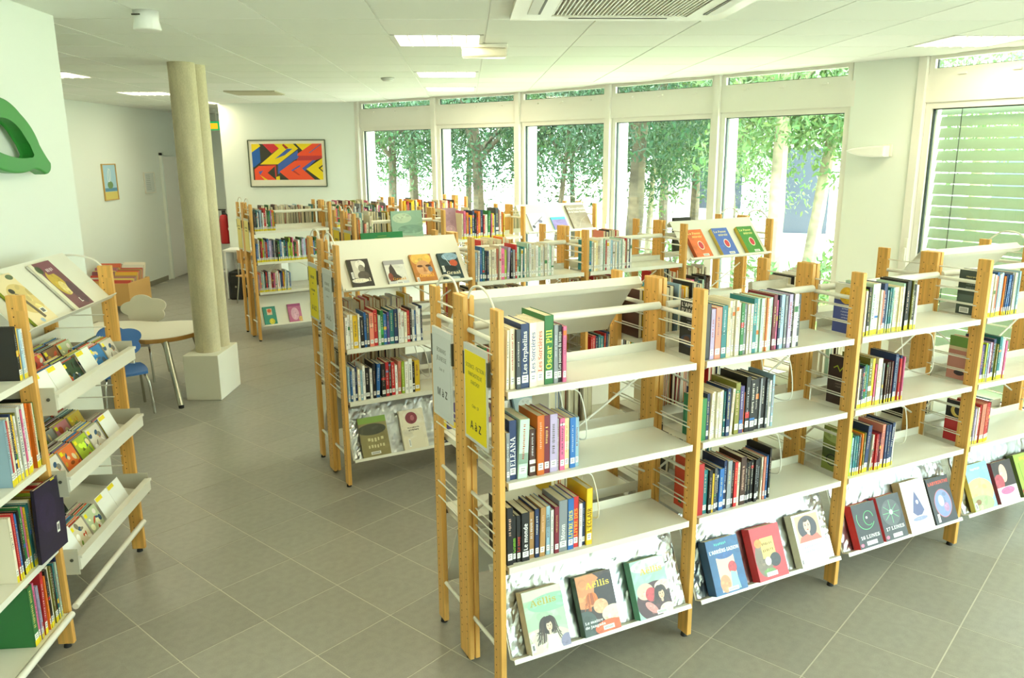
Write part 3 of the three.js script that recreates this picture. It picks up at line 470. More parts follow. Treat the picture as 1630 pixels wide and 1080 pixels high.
// one row of spines. tokens: letter[thickness mm][/height mm]
function row(unit, bay, side, y, x0, tokens, phrase, sticker = 'w', titles = {}, vis = 1, H = [0.215, 0.262], z = 0.34, first = null) {
  let x = bay * S + 0.032 + x0; const list = tokens.trim().split(/\s+/); let n = 0;
  for (const tk of list) {
    const m = /^([a-z])(\d+)?(?:\/(\d+))?$/.exec(tk); if (!m) continue;
    const t = ((m[2] ? +m[2] : rr(10, 26)) / 1000) * (unit.k ?? 1), h = m[3] ? m[3] / 1000 : rr(...H), w = Math.min(0.255, h * rr(0.62, 0.7)), lean = rnd() < 0.06 ? -rr(0.02, 0.06) : 0;
    if (x + t > (bay + 1) * S - 0.03) break;
    const base = shade(INK[m[1]][1], rr(0.9, 1.08)), zz = z - rr(0, 0.012);
    const local = new THREE.Matrix4().makeBasis(V(0, 0, -side), V(0, 1, 0), V(side, 0, 0)).premultiply(new THREE.Matrix4().makeRotationZ(lean)).setPosition(x + t / 2, y + 0.0005 + Math.sin(Math.abs(lean)) * t * 0.5, side * zz);
    if (first && n === 0) { FIRST.push({ m: unit.m.clone().multiply(local), w, h, t, label: `${first[0]}, first on ${phrase.replace('from the sign end, ', '')}`, group: 'books on the ' + phrase.replace('from the sign end, ', ''), base, ops: first[1] }); x += t + 0.0012; n++; continue; }
    BOOKS.push({ m: unit.m.clone().multiply(local), w, h, t, ink: m[1], base, sticker, title: titles[n], phrase, n, vis });
    x += t + 0.0012 + Math.abs(lean) * h; n++;
  }
}
const rand = (n, pal) => Array.from({ length: n }, () => pick(pal.split(''))).join(' ');
UNITS[1].k = 1.32; const G1 = UNITS[0], G2 = UNITS[1], G3 = UNITS[2], G4 = UNITS[3];
const SF = (s, b) => `from the sign end, ${s} shelf, ${b} bay, science-fiction bookcase`;
row(G1, 0, 1, 1.4, 0.005, 'e12/245 e22/250 h20/246 n38/266 e34/266 e35/266 g41/288 x20/246 k20/242 p17/236', SF('top', 'first'), 'w', { 3: ['Les Orphelins', '#f2eede', 24], 4: ['Les Sorcières', '#3a4a8a', 24], 5: ['Les Sorcières', '#c64a3a', 24], 6: ['Oscar Pill', '#d8e04a', 30], 8: ['Les passeurs du temps', '#e8e8e4', 18] });
row(G1, 0, 1, 1.01, 0.0, 'x16/210 n34/258 m44/256 d32/205 q33/262 z28/256 v37/256 w8/230 p24/232 i24/226 b28/226 l18/222', SF('middle', 'first'), 'w', { 1: ['ELEANA', '#f0efe8', 30] });
row(G1, 0, 1, 0.63, 0.0, 'k28/262 k18/215 k20/214 k38/222 a26/215 n20/225 a26/226 l20/226 w16/205 z22/218 x42/240 b30/240 r27/240 w16/205 n18/206 y30/268', SF('lowest', 'first'), 'w', { 1: ['Grimm', '#8ad02a', 22], 2: ['Le sang', '#d8402a', 22], 3: ['Le monde', '#f2f2ee', 30, 'sans-serif'], 10: ['Moon', '#e8e8e6', 28], 11: ['LIVRE DES', '#f2d838', 26], 12: ['LIVRE DES', '#f2b838', 26], 15: ['L\'ÉCLAIR', '#6a4a10', 26, 'sans-serif'] });
G1.k = 1.12;
row(G1, 1, 1, 1.4, 0.0, 'k26/262 v22/235 s32/240 t28/245 i14/235 e14/262 e14/262 e14/262 e12/250 g18/246 x17/240 e14/236 e14/236 t20/262 m18/258 m18/258 a12/260 q10/256 e12/252 m14/256 z20/268 p10/240 n12/262 l24/262 x14/256 v20/262 k9/266 w22/262 h20/256', SF('top', 'second'), 'w', { 0: ['L\'apprenti', '#e8e4da', 24] }, 1, [0.215, 0.262], 0.34, ['black book with white back text', [['t', '#e8e4da', "L'APPRENTI", 34, 50, 14, 'sans-serif'], ['t', '#e8e4da', "D'ARALUEN", 34, 50, 24, 'sans-serif'], ['t', '#a8a8b0', '#14', 13, 50, 36], ['t', '#a8a8b0', '#12', 13, 50, 42], ['t', '#a8a8b0', '#14', 13, 50, 48], ['t', '#a8a8b0', '#10', 13, 50, 54], ['e', '#33405a', 50, 74, 44, 12], ['e', '#6a4a3a', 30, 72, 12, 6]]]);
row(G1, 1, 1, 1.01, 0.0, 'g30/205 n14/225 e13/225 e13/228 e13/225 e13/226 e13/228 t10/222 n18/236 e14/230 o26/256 u22/235 q8/200 k24/276 k30/258 k24/258 x10/256 k24/258 h12/250 e10/215 w12/235 l12/262', SF('middle', 'second'), 'w', {}, 1, [0.215, 0.262], 0.34, ['green book with orange edge', [['r', '#d2763a', 72, 0, 28, 100], ['r', '#2f7a56', 0, 0, 72, 100], ['e', '#4a9a70', 36, 50, 22, 20]]]);
row(G1, 1, 1, 0.63, 0.0, 'r34/262 t24/225 k18/222 y10/200 h14/225 n14/210 b24/215 n16/250 x24/246 k10/232 r18/232 e14/225 d30/250 k10/215 k10/215 k10/215 k16/222 k16/222 k16/222 e10/225 s12/225 b10/225 n10/228 k9/262', SF('lowest', 'second'), 'w', {}, 1, [0.215, 0.262], 0.34, ['plain red book with small green square', [['r', '#c8452c', 0, 0, 100, 100], ['r', '#2a6a3a', 20, 82, 14, 10]]]);
row(G1, 2, 1, 1.4, 0.0, 'u20/260 e12/235 f8/240 k16/250 o8/245 m24/265 e26/265 e14/230 s8/226 n22/262 l10/225 t10/236 t10/236 m10/236 e14/236 e14/235 i14/235 e14/235 m12/250 k22/262 h18/262 o10/260 k14/240 w14/236', SF('top', 'third'), 'y', {}, 1, [0.215, 0.262], 0.34, ['blue book with yellow disc on cream', [['r', '#e6e2d0', 0, 0, 100, 34], ['r', '#4a569c', 0, 34, 100, 66], ['e', '#e8b52a', 46, 24, 26, 17], ['t', '#c8cce8', '#12', 12, 50, 52], ['t', '#c8cce8', '#14', 12, 50, 58], ['t', '#c8cce8', '#13', 12, 50, 64], ['t', '#c8cce8', '#12', 12, 50, 70], ['s', '', 60, 86, 32, 11]]]);
row(G1, 2, 1, 1.01, 0.0, 'd26/262 e10/215 k14/218 n10/225 g16/232 t12/225 o22/262 y20/256 p10/225 e20/255 e16/250 x10/222 d10/222 d10/222 d10/222 d10/222 d10/222 z10/222 n20/262 l12/240 r10/232 n12/245 p8/240', SF('middle', 'third'), 'y', {}, 1, [0.215, 0.262], 0.34, ['dark brown book with lime scribble', [['r', '#3a2622', 0, 0, 100, 100], ['l', '#b8c832', 7, 20, 26, 34, 20, 44, 30, 58, 18, 70, 30, 84, 24], ['t', '#8a7a6a', '#14', 12, 50, 52], ['t', '#8a7a6a', '#13', 12, 50, 58], ['t', '#8a7a6a', '#12', 12, 50, 64], ['s', '', 62, 88, 30, 9]]]);
row(G1, 2, 1, 0.63, 0.0, 'f26/246 l12/215 t14/222 t12/222 h12/215 a10/222 q8/225 y8/225 o10/228 n26/262 e10/205 r10/205 r10/205 z10/205 z10/205 z10/205 s20/250 n16/246 n16/246 n18/250 w8/240', SF('lowest', 'third'), 'y', {}, 1, [0.215, 0.262], 0.34, ['mossy green landscape book', [['r', '#8f9c4a', 0, 0, 100, 100], ['e', '#b8c878', 50, 20, 50, 14], ['e', '#4a5a2a', 50, 60, 60, 16], ['o', '#23231c', 40, 74, 20, 12, 9]]]);
row(G1, 3, 1, 1.4, 0.0, 'h30/262 e20/246 e16/240 s10/232 b14/252 l10/236 e14/240 l14/246 q10/225 n10/230 b10/230 b10/230 n10/230 x14/240 e14/240 m16/236 l14/246', SF('top', 'fourth'), 'y', {}, 1, [0.215, 0.262], 0.34, ['dark grey-green book with text', [['r', '#3d4a44', 0, 0, 100, 100], ['t', '#d8c890', '#12', 16, 50, 18], ['t', '#9aa8a0', '#14', 12, 50, 34], ['t', '#9aa8a0', '#14', 12, 50, 41], ['r', '#55645c', 0, 56, 100, 18], ['s', '', 14, 84, 34, 12]]]);
row(G1, 3, 1, 1.01, 0.0, 's34/256 u14/225 k12/225 f12/232 l10/228 v12/235 z16/232 n20/250 f8/222 o12/215 d10/215 t20/256 l14/246 w14/240 p12/226', SF('middle', 'fourth'), 'y', {}, 1, [0.215, 0.262], 0.34, ['pink book with green top', [['r', '#c98a7c', 0, 0, 100, 100], ['r', '#6f9a4a', 0, 0, 100, 24], ['r', '#d8c8a0', 0, 24, 100, 8], ['e', '#3a3440', 44, 84, 18, 6]]]);
row(G1, 3, 1, 0.63, 0.0, 'r20/250 k12/246 w10/215 v12/220 e10/225 r14/235 s16/240 s16/240 r16/240 r16/240 z14/240', SF('lowest', 'fourth'), 'y', {}, 1, [0.215, 0.262], 0.34, ['red and black book with yellow moon', [['r', '#c42a30', 0, 44, 100, 56], ['r', '#26242a', 0, 0, 100, 44], ['e', '#e0c46a', 44, 24, 24, 15], ['e', '#26242a', 52, 22, 18, 12], ['s', '', 56, 86, 32, 11]]]);
const NV = (s, b) => `from the sign end, ${s} shelf, ${b} bay, bookcase of portrait novels`;
row(G2, 0, 1, 1.01, 0.0, 'w14 w12 e14 y26/232 w10 k20 b12 h16 s24/240 r22/256 m14 g16 b18 u14 t24/245 n22 w18 w14 e16 r16 k10 w14 b10 w14 w12 n8', NV('middle', 'first'));
row(G2, 0, 1, 0.63, 0.0, 'l12 b10 w14 n12 e14 l12 w14 k26/230 w14 k16 b20 k24 r18 k14 r20/245 w14 s18 f16/240 w20 w22/255 k14 y30/235', NV('lowest', 'first'));
row(G2, 1, 1, 1.4, 0.0, 'l12 w10 b12 t14 k12 n12 e14 e16 e12 s8 e12 p22 f14 v16 k10 x14 o10 m12 g14 w12 t8 e14 m12 w14 e16 e14 w16 m14 e16 o8 e18 w14 m12 w16', NV('top', 'second'));
row(G2, 2, 1, 1.4, 0.0, 't20 w14 e14 i12 e16 w12 w14 m10 r10 w16 w14 l12 w16 e14 l12 w14 m12 w12 e14 r8 w12 n14 w12', NV('top', 'third'));
row(G2, 3, 1, 1.01, 0.02, 'g30 w14 p20 k14 k16 t14 k18 m14 k20 d16 d14', NV('middle', 'fourth'), 'w', {}, 0.6);
for (const b of [1, 2, 3]) { if (b < 3) row(G2, b, 1, 1.01, 0.02, rand(b === 1 ? 26 : 20, 'eeewkdtnaog'), NV('middle', ORD[b]), 'w', {}, 0.25); row(G2, b, 1, 0.63, 0.03, rand(22, 'eewkrntbyg'), NV('lowest', ORD[b]), 'w', {}, 0.25); }
const HID = 'hidden';
row(G1, 0, -1, 1.01, 0.48, 'w34/262 b14/250 e18 e16 r10 e16 k8 e20 e18 d8 e24 e30', HID, 'w', {}, 0.3); row(G1, 0, -1, 0.63, 0.5, 'y20 e20 q10 e24 d14 e18 e20 e22 e20', HID, 'w', {}, 0.3);
row(G1, 1, -1, 1.4, 0.0, 'd20 y24/255 w16 g18/250 w14 k20 e18 h26 k24/256 e18 o12 q16 e20 y18 w16 k8 e22 n14 e18', HID, 'w', {}, 0.35); row(G1, 1, -1, 1.01, 0.1, rand(22, 'eedkqwenr'), HID, 'w', {}, 0.3); row(G1, 1, -1, 0.63, 0.2, rand(16, 'eedkwtr'), HID, 'w', {}, 0.25);
row(G1, 2, -1, 1.4, 0.02, rand(10, 'ewzkwe'), HID, 'w', {}, 0.3); row(G1, 2, -1, 1.01, 0.3, rand(16, 'ewdem'), HID, 'w', {}, 0.3); row(G1, 3, -1, 1.01, 0.1, rand(14, 'wlpet'), HID, 'w', {}, 0.25); row(G1, 3, -1, 0.63, 0.1, rand(14, 'weken'), HID, 'w', {}, 0.2);
for (let b = 0; b < 4; b++) for (const y of [1.01, 0.63]) row(G2, b, -1, y, 0.05, rand(24, 'eedawkoreq'), HID, 'w', {}, 0.2);
const AL = [0.235, 0.315], CB = 'from the sign end, top shelf, green-board bookcase, bay ';
row(G3, 0, 1, 1.4, 0.02, 'a14 q12 w10 m16 k10 s20/220 e24/232 e20 e18', CB + 'one', 'y', {}, 0.8, AL, 0.285);
row(G3, 1, 1, 1.4, 0.19, 'e20 p26/310 o12 q24/290 u16 y22/262 n30/310 k18 r16/235 q26/300 n34/312 r18 e18 w16 g30/300 p14 y20/270 l16 h40/330 s14 w18/300 q14/285 y12', CB + 'two', 'y', {}, 0.8, AL);
row(G3, 0, -1, 1.4, 0.05, rand(24, 'eadkozewx'), HID, 'n', {}, 0.25, AL); row(G3, 1, -1, 1.4, 0.05, rand(22, 'eadkrzewy'), HID, 'n', {}, 0.25, AL); row(G3, 2, -1, 1.4, 0.05, rand(16, 'wexvb'), HID, 'n', {}, 0.2);
row(G3, 2, 1, 1.01, 0.03, rand(20, 'eoyqwk'), HID, 'y', {}, 0.2); row(G2, 1, -1, 1.4, 0.25, 'i40/180 l14 e24 w16 e20 k12 v16 e30/240 o24/256 q30/235', HID, 'n', {}, 0.5); row(G2, 2, -1, 1.4, 0.5, 'x18 y22/250 n20 r34/262 r26/256', HID, 'n', {}, 0.5); row(G2, 3, -1, 1.4, 0.56, 'd40/300 r20/280 x24 e16 r14 z12', HID, 'n', {}, 0.5);
const PR = (s) => `from the sign end, ${s} shelf, bookcase below the framed print`;
row(G4, 0, 1, 1.4, 0.0, 'h16 k14 t12 w14 n12 l14 x14 w16 r24/280 e10 h12 g14 g12 b10 p12 f12 q10 g12', PR('top'), 'y', {}, 0.8); row(G4, 0, 1, 1.01, 0.0, rand(42, 'bxkntergwpflsv'), PR('middle'), 'y', {}, 0.8, [0.22, 0.29]); row(G4, 0, 1, 0.63, 0.0, 'v14 s14 x12 m14 w10 t10 k12 r16 n12 w16 w14 r12 z14 p16 e14 w16 s10 w14 b12 n14 r10 y12 w14 l12 w14 x12 b10', PR('lowest'), 'y', {}, 0.8);
row(G4, 0, -1, 1.4, 0.02, rand(46, 'eexaxkzde'), HID, 'n', {}, 0.3, [0.22, 0.29]); row(G4, 1, 1, 1.4, 0.02, rand(40, 'exaqwgmpk'), HID, 'y', {}, 0.4, [0.21, 0.29]); row(G4, 1, -1, 1.4, 0.02, rand(46, 'eadkoze'), HID, 'n', {}, 0.3, AL); row(G4, 2, 1, 1.4, 0.02, rand(40, 'eadkryqez'), HID, 'y', {}, 0.35, AL); row(G4, 2, -1, 1.4, 0.3, 'z30 x20 r16 y24 e14 e16', HID, 'n', {}, 0.3, AL);

// ---------- CD and album shelving on the near wall ----------
const LT = THREE.MathUtils.degToRad(95), LX = -2.5, LZ = -3.39, LS = 0.955;
const L0 = { m: frameOf(LX, LZ, LT) };
{
  const o = thing('wall_shelving', 'wooden-post shelving with sloping CD trays against the white wall', 'shelving', [LX, 0, LZ], LT);
  for (const X of [-1.0, 0, LS]) { post(o, 0, X, DZ, true); const p = part(o, 'post', POST_F, M.wood, [X, 0, 0.0]); part(p, 'peg_holes', HOLE_F, M.hole); rod(o, 'rung', V(X, 0.23, 0.03), V(X, 0.23, 0.3), 0.009, M.metalWire); for (const y of [1.46, 1.39, 1.05, 0.98, 0.62, 0.56]) rod(o, 'guard_rod', V(X - 0.016, y, 0.03), V(X - 0.016, y, 0.3), 0.0035, M.metalWire); }
  part(o, 'arched_wire', tube([V(LS, HP, 0.02), V(LS, HP + 0.05, 0.08), V(LS, HP + 0.06, 0.17), V(LS, HP + 0.03, 0.28), V(LS, HP - 0.02, 0.325)], 0.0055, 18, 6), M.metalWire);
  const pan = (x0, x1, y0, z0, y1, z1) => { const e = V(0, y1 - y0, z1 - z0), q = e.length(); e.normalize(); const m = new THREE.Matrix4().makeBasis(V(1, 0, 0), e, V(1, 0, 0).cross(e)).setPosition((x0 + x1) / 2, y0, z0); return merge([bx(x1 - x0, q, 0.004, 0, q / 2, -0.002), bx(x1 - x0, 0.004, 0.04, 0, 0, 0.02)]).applyMatrix4(m); };
  part(o, 'display_shelf', pan(0.0, LS - 0.01, 1.555, 0.35, 1.81, 0.12), M.metal);
  part(o, 'back_panel', bx(LS - 0.05, 1.35, 0.006, LS / 2, 0.9, -0.03), M.metal);
  rod(o, 'foot_rail', V(0.02, 0.2, 0.38), V(LS - 0.02, 0.2, 0.38), 0.016, M.metalWire); rod(o, 'foot_rail', V(-0.98, 0.185, 0.38), V(-0.02, 0.185, 0.38), 0.016, M.metalWire);
  for (const y of [1.27, 0.87, 0.47]) {
    const t = part(o, 'cd_tray', merge([bx(LS - 0.02, 0.07, 0.02, LS / 2, y - 0.035, 0.43), bx(LS - 0.02, 0.014, 0.036, LS / 2, y - 0.004, 0.43), pan(0.01, LS - 0.01, y - 0.075, 0.42, y - 0.01, 0.05), bx(LS - 0.02, 0.14, 0.006, LS / 2, y + 0.05, 0.045)]), M.metal);
    for (const X of [0.012, LS - 0.012]) { part(t, 'end_plate', bx(0.005, 0.13, 0.39, X, y - 0.03, 0.235), std(0xbdb9a6, 0.5)); part(t, 'screw', new THREE.CylinderGeometry(0.008, 0.008, 0.012, 10).rotateZ(Math.PI / 2).translate(X, y - 0.02, 0.4), M.clip); }
  }
  for (const y of [1.37, 0.95, 0.54, 0.19]) { const q = part(o, 'shelf', merge([bx(0.96, 0.006, 0.3, -0.5, y - 0.003, 0.21), bx(0.96, 0.03, 0.004, -0.5, y - 0.013, 0.36), bx(0.96, 0.1, 0.004, -0.5, y + 0.05, 0.04)]), M.metal); }
  shadow(o);
}
const LB = (s) => `before the CD trays, ${s} shelf of the wall shelving`;
{
  const back = (y, list, phrase, z = 0.35) => { let tot = list.split(' ').reduce((a, t) => a + +/\d+/.exec(t)[0] / 1000 + 0.0012, 0); row({ m: L0.m }, 0, 1, y, -tot - 0.055, list, phrase, 'y', {}, 1.5, AL, z); };
  back(0.19, 'g40/290 p16/285 v14/260 l14/255 r26/300 q12/270 k20/290 e18/295 o14/290 d14/280 t14/290 r10/285 m10/280 n16/300 f10/290', LB('bottom'));
  back(0.54, 'e20/300 r16/310 b14/300 w18/290 k14/300 g20/310 p14/300 y16/290 t18/300 e14/310 y22/300 k16/290 o16/300 f12/310 q22/320 l10/300 r44/330', LB('second'));
  back(0.95, 'l16/300 r14/290 e18/300 n14/310 y16/300 w14/290 o14/300 w24/320 p14/300 w26/320 q18/310 q16/305 e14/300 g8/300 k12/310', LB('third'));
  back(1.37, 'k20/240 y12/230 l20/220 w12/220', LB('top'));
}

// ---------- books shown face out ----------
const FW = 226, FH = 330, FC = 9, [coverC, cg] = canvas(2048, 2048); cg.fillStyle = '#ddd'; cg.fillRect(0, 0, 2048, 2048); let nextCover = 0;
const FACE = [];
// ops in percent of the cover: r rect, e ellipse, p polygon, l line, t text, s sticker
function drawCover(cell, base, spine, ops) {
  const X = (cell % FC) * FW, Y = Math.floor(cell / FC) * FH, W = 200, x0 = X + 26; cg.save(); cg.beginPath(); cg.rect(X, Y, FW, FH); cg.clip();
  cg.fillStyle = spine; cg.fillRect(X, Y, 26, FH); cg.fillStyle = base; cg.fillRect(x0, Y, W, FH); cg.save(); cg.beginPath(); cg.rect(x0, Y, W, FH); cg.clip();
  for (let i = 0; i < 30; i++) { cg.globalAlpha = 0.16; cg.fillStyle = shade(base, rr(0.6, 1.4)); cg.beginPath(); cg.ellipse(x0 + rr(0, W), Y + rr(0, FH), rr(6, 50), rr(4, 30), rr(0, 3), 0, 6.3); cg.fill(); } cg.globalAlpha = 1;
  const px = (v) => x0 + (v / 100) * W, py = (v) => Y + (v / 100) * FH;
  for (const [k, c, ...a] of ops) {
    cg.fillStyle = cg.strokeStyle = c;
    if (k === 'r') cg.fillRect(px(a[0]), py(a[1]), (a[2] / 100) * W, (a[3] / 100) * FH);
    if (k === 'e') { cg.beginPath(); cg.ellipse(px(a[0]), py(a[1]), (a[2] / 100) * W, (a[3] / 100) * FH, a[4] ?? 0, 0, 6.3); cg.fill(); for (let i = 0; i < 14; i++) { cg.globalAlpha = 0.35; cg.fillStyle = shade(c, rr(0.65, 1.4)); const q = rr(0, 6.28), z = Math.sqrt(rnd()) * 0.8; cg.beginPath(); cg.ellipse(px(a[0] + Math.cos(q) * a[2] * z), py(a[1] + Math.sin(q) * a[3] * z), (a[2] / 100) * W * rr(0.08, 0.3), (a[3] / 100) * FH * rr(0.06, 0.24), rr(0, 3), 0, 6.3); cg.fill(); } cg.globalAlpha = 1; }
    if (k === 'f') { const [x, y, u, v] = a, E = (col, ex, ey, ru, rv) => { cg.fillStyle = col; cg.beginPath(); cg.ellipse(px(x + ex * u), py(y + ey * v), (ru * u / 100) * W, (rv * v / 100) * FH, 0, 0, 6.3); cg.fill(); }; E(c, 0, 0, 0.82, 1); E(c, 0, 1.15, 0.34, 0.5); for (const d of [-1, 1]) { E('#5a3a2c', d * 0.36, -0.28, 0.2, 0.05); E('#33241e', d * 0.36, -0.08, 0.13, 0.09); E(shade(c, 0.86), d * 0.5, 0.3, 0.2, 0.18); } E(shade(c, 0.74), 0.05, 0.2, 0.08, 0.22); E('#b4524a', 0, 0.55, 0.24, 0.09); E('#3a2820', -0.2, -0.85, 0.6, 0.26); }
    if (k === 'o') { cg.lineWidth = a[4] ?? 4; cg.beginPath(); cg.ellipse(px(a[0]), py(a[1]), (a[2] / 100) * W, (a[3] / 100) * FH, 0, a[5] ?? 0, a[6] ?? 6.3); cg.stroke(); }
    if (k === 'p') { cg.beginPath(); for (let i = 0; i < a.length; i += 2) i ? cg.lineTo(px(a[i]), py(a[i + 1])) : cg.moveTo(px(a[i]), py(a[i + 1])); cg.fill(); }
    if (k === 'l') { cg.lineWidth = a[0]; cg.beginPath(); cg.moveTo(px(a[1]), py(a[2])); for (let i = 3; i < a.length; i += 2) cg.lineTo(px(a[i]), py(a[i + 1])); cg.stroke(); }
    if (k === 't' && a[0][0] === '#') { const n = +a[0].slice(1); for (let i = 0; i < n; i++) cg.fillRect(px(a[2]) + (i - n / 2) * a[1] * 0.5, py(a[3]) - a[1] * rr(0.5, 0.7), a[1] * rr(0.22, 0.4), a[1] * rr(0.5, 0.7)); } else if (k === 't') { cg.font = `bold ${a[1]}px ${a[4] ?? 'serif'}`; cg.textAlign = 'center'; cg.fillText(a[0], px(a[2]), py(a[3]), W * 0.92); }
    if (k === 'h') { const q = a[2]; cg.beginPath(); cg.ellipse(px(a[0]), py(a[1] + q * 0.12), (q * 0.52 / 100) * W, (q * 0.42 / 100) * FH, 0, 0, 6.3); cg.fill(); for (let i = 0; i < 70; i++) { const d = rnd() < 0.5 ? -1 : 1, f = rr(0.3, 1); cg.lineWidth = rr(1, 3.5); cg.strokeStyle = shade(c, rr(0.7, 1.7)); cg.beginPath(); cg.moveTo(px(a[0] + d * q * 0.15), py(a[1] - q * 0.3)); cg.bezierCurveTo(px(a[0] + d * q * f * 0.9), py(a[1] - q * 0.2), px(a[0] + d * q * f * 0.5), py(a[1] + q * 0.4), px(a[0] + d * q * f), py(a[1] + q * rr(0.3, 0.95))); cg.stroke(); } }
    if (k === 's') { cg.fillStyle = '#f4f4f0'; cg.fillRect(px(a[0]), py(a[1]), (a[2] / 100) * W, (a[3] / 100) * FH); cg.fillStyle = '#444'; const v = a[3] > a[2] * 0.6; for (let i = 0; i < 12; i++) v ? cg.fillRect(px(a[0] + 2), py(a[1] + 3 + (i / 12) * (a[3] - 6)), ((a[2] - 4) / 100) * W, 1.6) : cg.fillRect(px(a[0] + 3 + (i / 12) * (a[2] - 6)), py(a[1] + 1.5), 2, ((a[3] - 3) / 100) * FH); }
  }
  cg.restore(); cg.restore();
}
for (const b of FIRST) { const cell = nextCover++; drawCover(cell, b.base, b.base, b.ops); const X = (cell % FC) * FW, Y = Math.floor(cell / FC) * FH; FACE.push({ ...b, spine: uvRect(X + 1, Y + 1, 24, FH - 2), front: null, back: uvRect(X + 27, Y + 1, 198, FH - 2), plain: uvRect(X + 10, Y + 160, 1, 1) }); }
function faceOut(unit, kind, side, x, w, h, t, label, base, spine, ops, tilt = 0, lift = 0, off = 0) {
  const f = typeof kind === 'string' ? slopeFrame(SLOPE[kind], side) : kind, cell = nextCover++; drawCover(cell, base, spine, ops);
  const local = new THREE.Matrix4().makeBasis(V(side, 0, 0), f.e, f.n).setPosition(x, f.o.y, f.o.z).multiply(new THREE.Matrix4().makeRotationZ(tilt)).multiply(new THREE.Matrix4().makeTranslation(-w / 2, 0.003 + lift, t / 2 + 0.003 + (kind === 'low' && unit !== G4 ? 0.0125 : 0) + off));
  const X = (cell % FC) * FW, Y = Math.floor(cell / FC) * FH;
  FACE.push({ m: unit.m.clone().multiply(local), w, h, t, label, spine: uvRect(X + 1, Y + 1, 24, FH - 2), front: uvRect(X + 27, Y + 1, 198, FH - 2), plain: uvRect(X + 10, Y + 160, 1, 1) });
}
const at = (b, f) => b * S + f * S, HAIR = '#2a1d16';
const SFB = 'on the foil of the science-fiction bookcase';
faceOut(G1, 'low', 1, at(0, 0.2), 0.195, 0.262, 0.055, `pale green novel, dark-haired girl in white dress, ${SFB}`, '#a9cbaa', '#cdbf9c', [['r', '#cfd8c0', 0, 0, 100, 16], ['e', '#8fc0a4', 70, 25, 60, 14], ['e', '#d5d3bd', 30, 90, 80, 28], ['t', '#a99a3a', 'Aëllis', 46, 50, 26], ['h', HAIR, 52, 56, 34], ['f', '#e8cdb0', 54, 62, 9, 8], ['p', '#e9e6dc', 40, 100, 48, 76, 70, 76, 78, 100], ['e', '#8a86a8', 92, 92, 16, 12], ['s', '', 3, 82, 9, 14]]);
faceOut(G1, 'low', 1, at(0, 0.47), 0.19, 0.262, 0.045, `dark novel with orange-haired figures, ${SFB}`, '#3b2b28', '#3f5a4e', [['e', '#d28a56', 20, 25, 50, 30], ['e', '#2c2224', 85, 35, 40, 30], ['t', '#e2c63a', 'Aëllis', 46, 58, 24], ['h', '#a8521e', 36, 38, 24], ['e', '#e3ab84', 56, 56, 20, 12, 0.5], ['e', '#3f4d48', 10, 80, 30, 22], ['e', '#ead9bd', 85, 72, 30, 14], ['e', '#d8602e', 70, 92, 40, 12], ['t', '#eee', 'Le maître', 20, 30, 80], ['t', '#eee', 'de Jangada', 20, 32, 87], ['s', '', 52, 89, 30, 7]]);
faceOut(G1, 'low', 1, at(0, 0.76), 0.19, 0.262, 0.05, `sea-green novel with pink dragon and dark-haired girl, ${SFB}`, '#9cc9b6', '#5d9a7e', [['e', '#c9dfcd', 60, 12, 60, 12], ['t', '#c8a82e', 'Aëllis', 46, 58, 26], ['e', '#4a2a2e', 60, 75, 60, 34], ['e', '#e0bda6', 30, 55, 24, 14], ['e', '#e8cfbd', 82, 52, 24, 10], ['e', '#c2424a', 45, 62, 16, 12], ['h', HAIR, 72, 58, 26], ['f', '#e6bb9a', 74, 66, 10, 8], ['e', '#d88a86', 40, 84, 10, 14, -0.7], ['e', '#e6d2c0', 84, 92, 22, 10], ['s', '', 52, 91, 30, 7]]);
faceOut(G1, 'low', 1, at(1, 0.2), 0.2, 0.262, 0.062, `thick blue novel with couple embracing, ${SFB}`, '#245f94', '#1d4a78', [['t', '#4ac0b0', '#7', 22, 45, 12], ['t', '#f4f4f0', "L'ARRIÈRE-SAISON", 30, 52, 26, 'sans-serif'], ['r', '#efc9ae', 22, 34, 54, 62], ['e', '#2a5a9c', 50, 32, 26, 6], ['e', '#c23a44', 66, 56, 13, 11], ['p', '#8fd0bc', 52, 96, 58, 62, 74, 66, 80, 96], ['e', '#e58e66', 36, 82, 16, 16], ['s', '', 40, 90, 32, 7]]);
faceOut(G1, 'low', 1, at(1, 0.48), 0.195, 0.262, 0.055, `red novel with black cat and yellow plaque, ${SFB}`, '#cf2f37', '#c42a32', [['e', '#7a6a58', 30, 60, 28, 34], ['r', '#e5c76a', 28, 22, 44, 38], ['t', '#8a6a1a', '#6', 24, 50, 36], ['t', '#8a6a1a', '#6', 24, 50, 48], ['e', '#2b2b2e', 66, 66, 18, 13], ['e', '#f0ece2', 42, 66, 10, 8], ['e', '#e58a3a', 20, 30, 12, 8], ['e', '#6a8a4a', 40, 85, 20, 6], ['s', '', 28, 86, 36, 8]]);
faceOut(G1, 'low', 1, at(1, 0.77), 0.19, 0.268, 0.05, `white novel with portrait of woman in coral, ${SFB}`, '#f0efec', '#cfcab4', [['r', '#d9a98c', 10, 4, 84, 50], ['e', '#3c3440', 50, 28, 34, 22], ['f', '#edc3a8', 50, 25, 15, 13], ['p', '#e0695a', 12, 54, 20, 44, 45, 40, 60, 46, 80, 42, 94, 54], ['t', '#7a8094', 'La Princesse', 22, 50, 66], ['t', '#7a8094', 'de Clèves', 22, 50, 75], ['s', '', 3, 82, 8, 14]]);
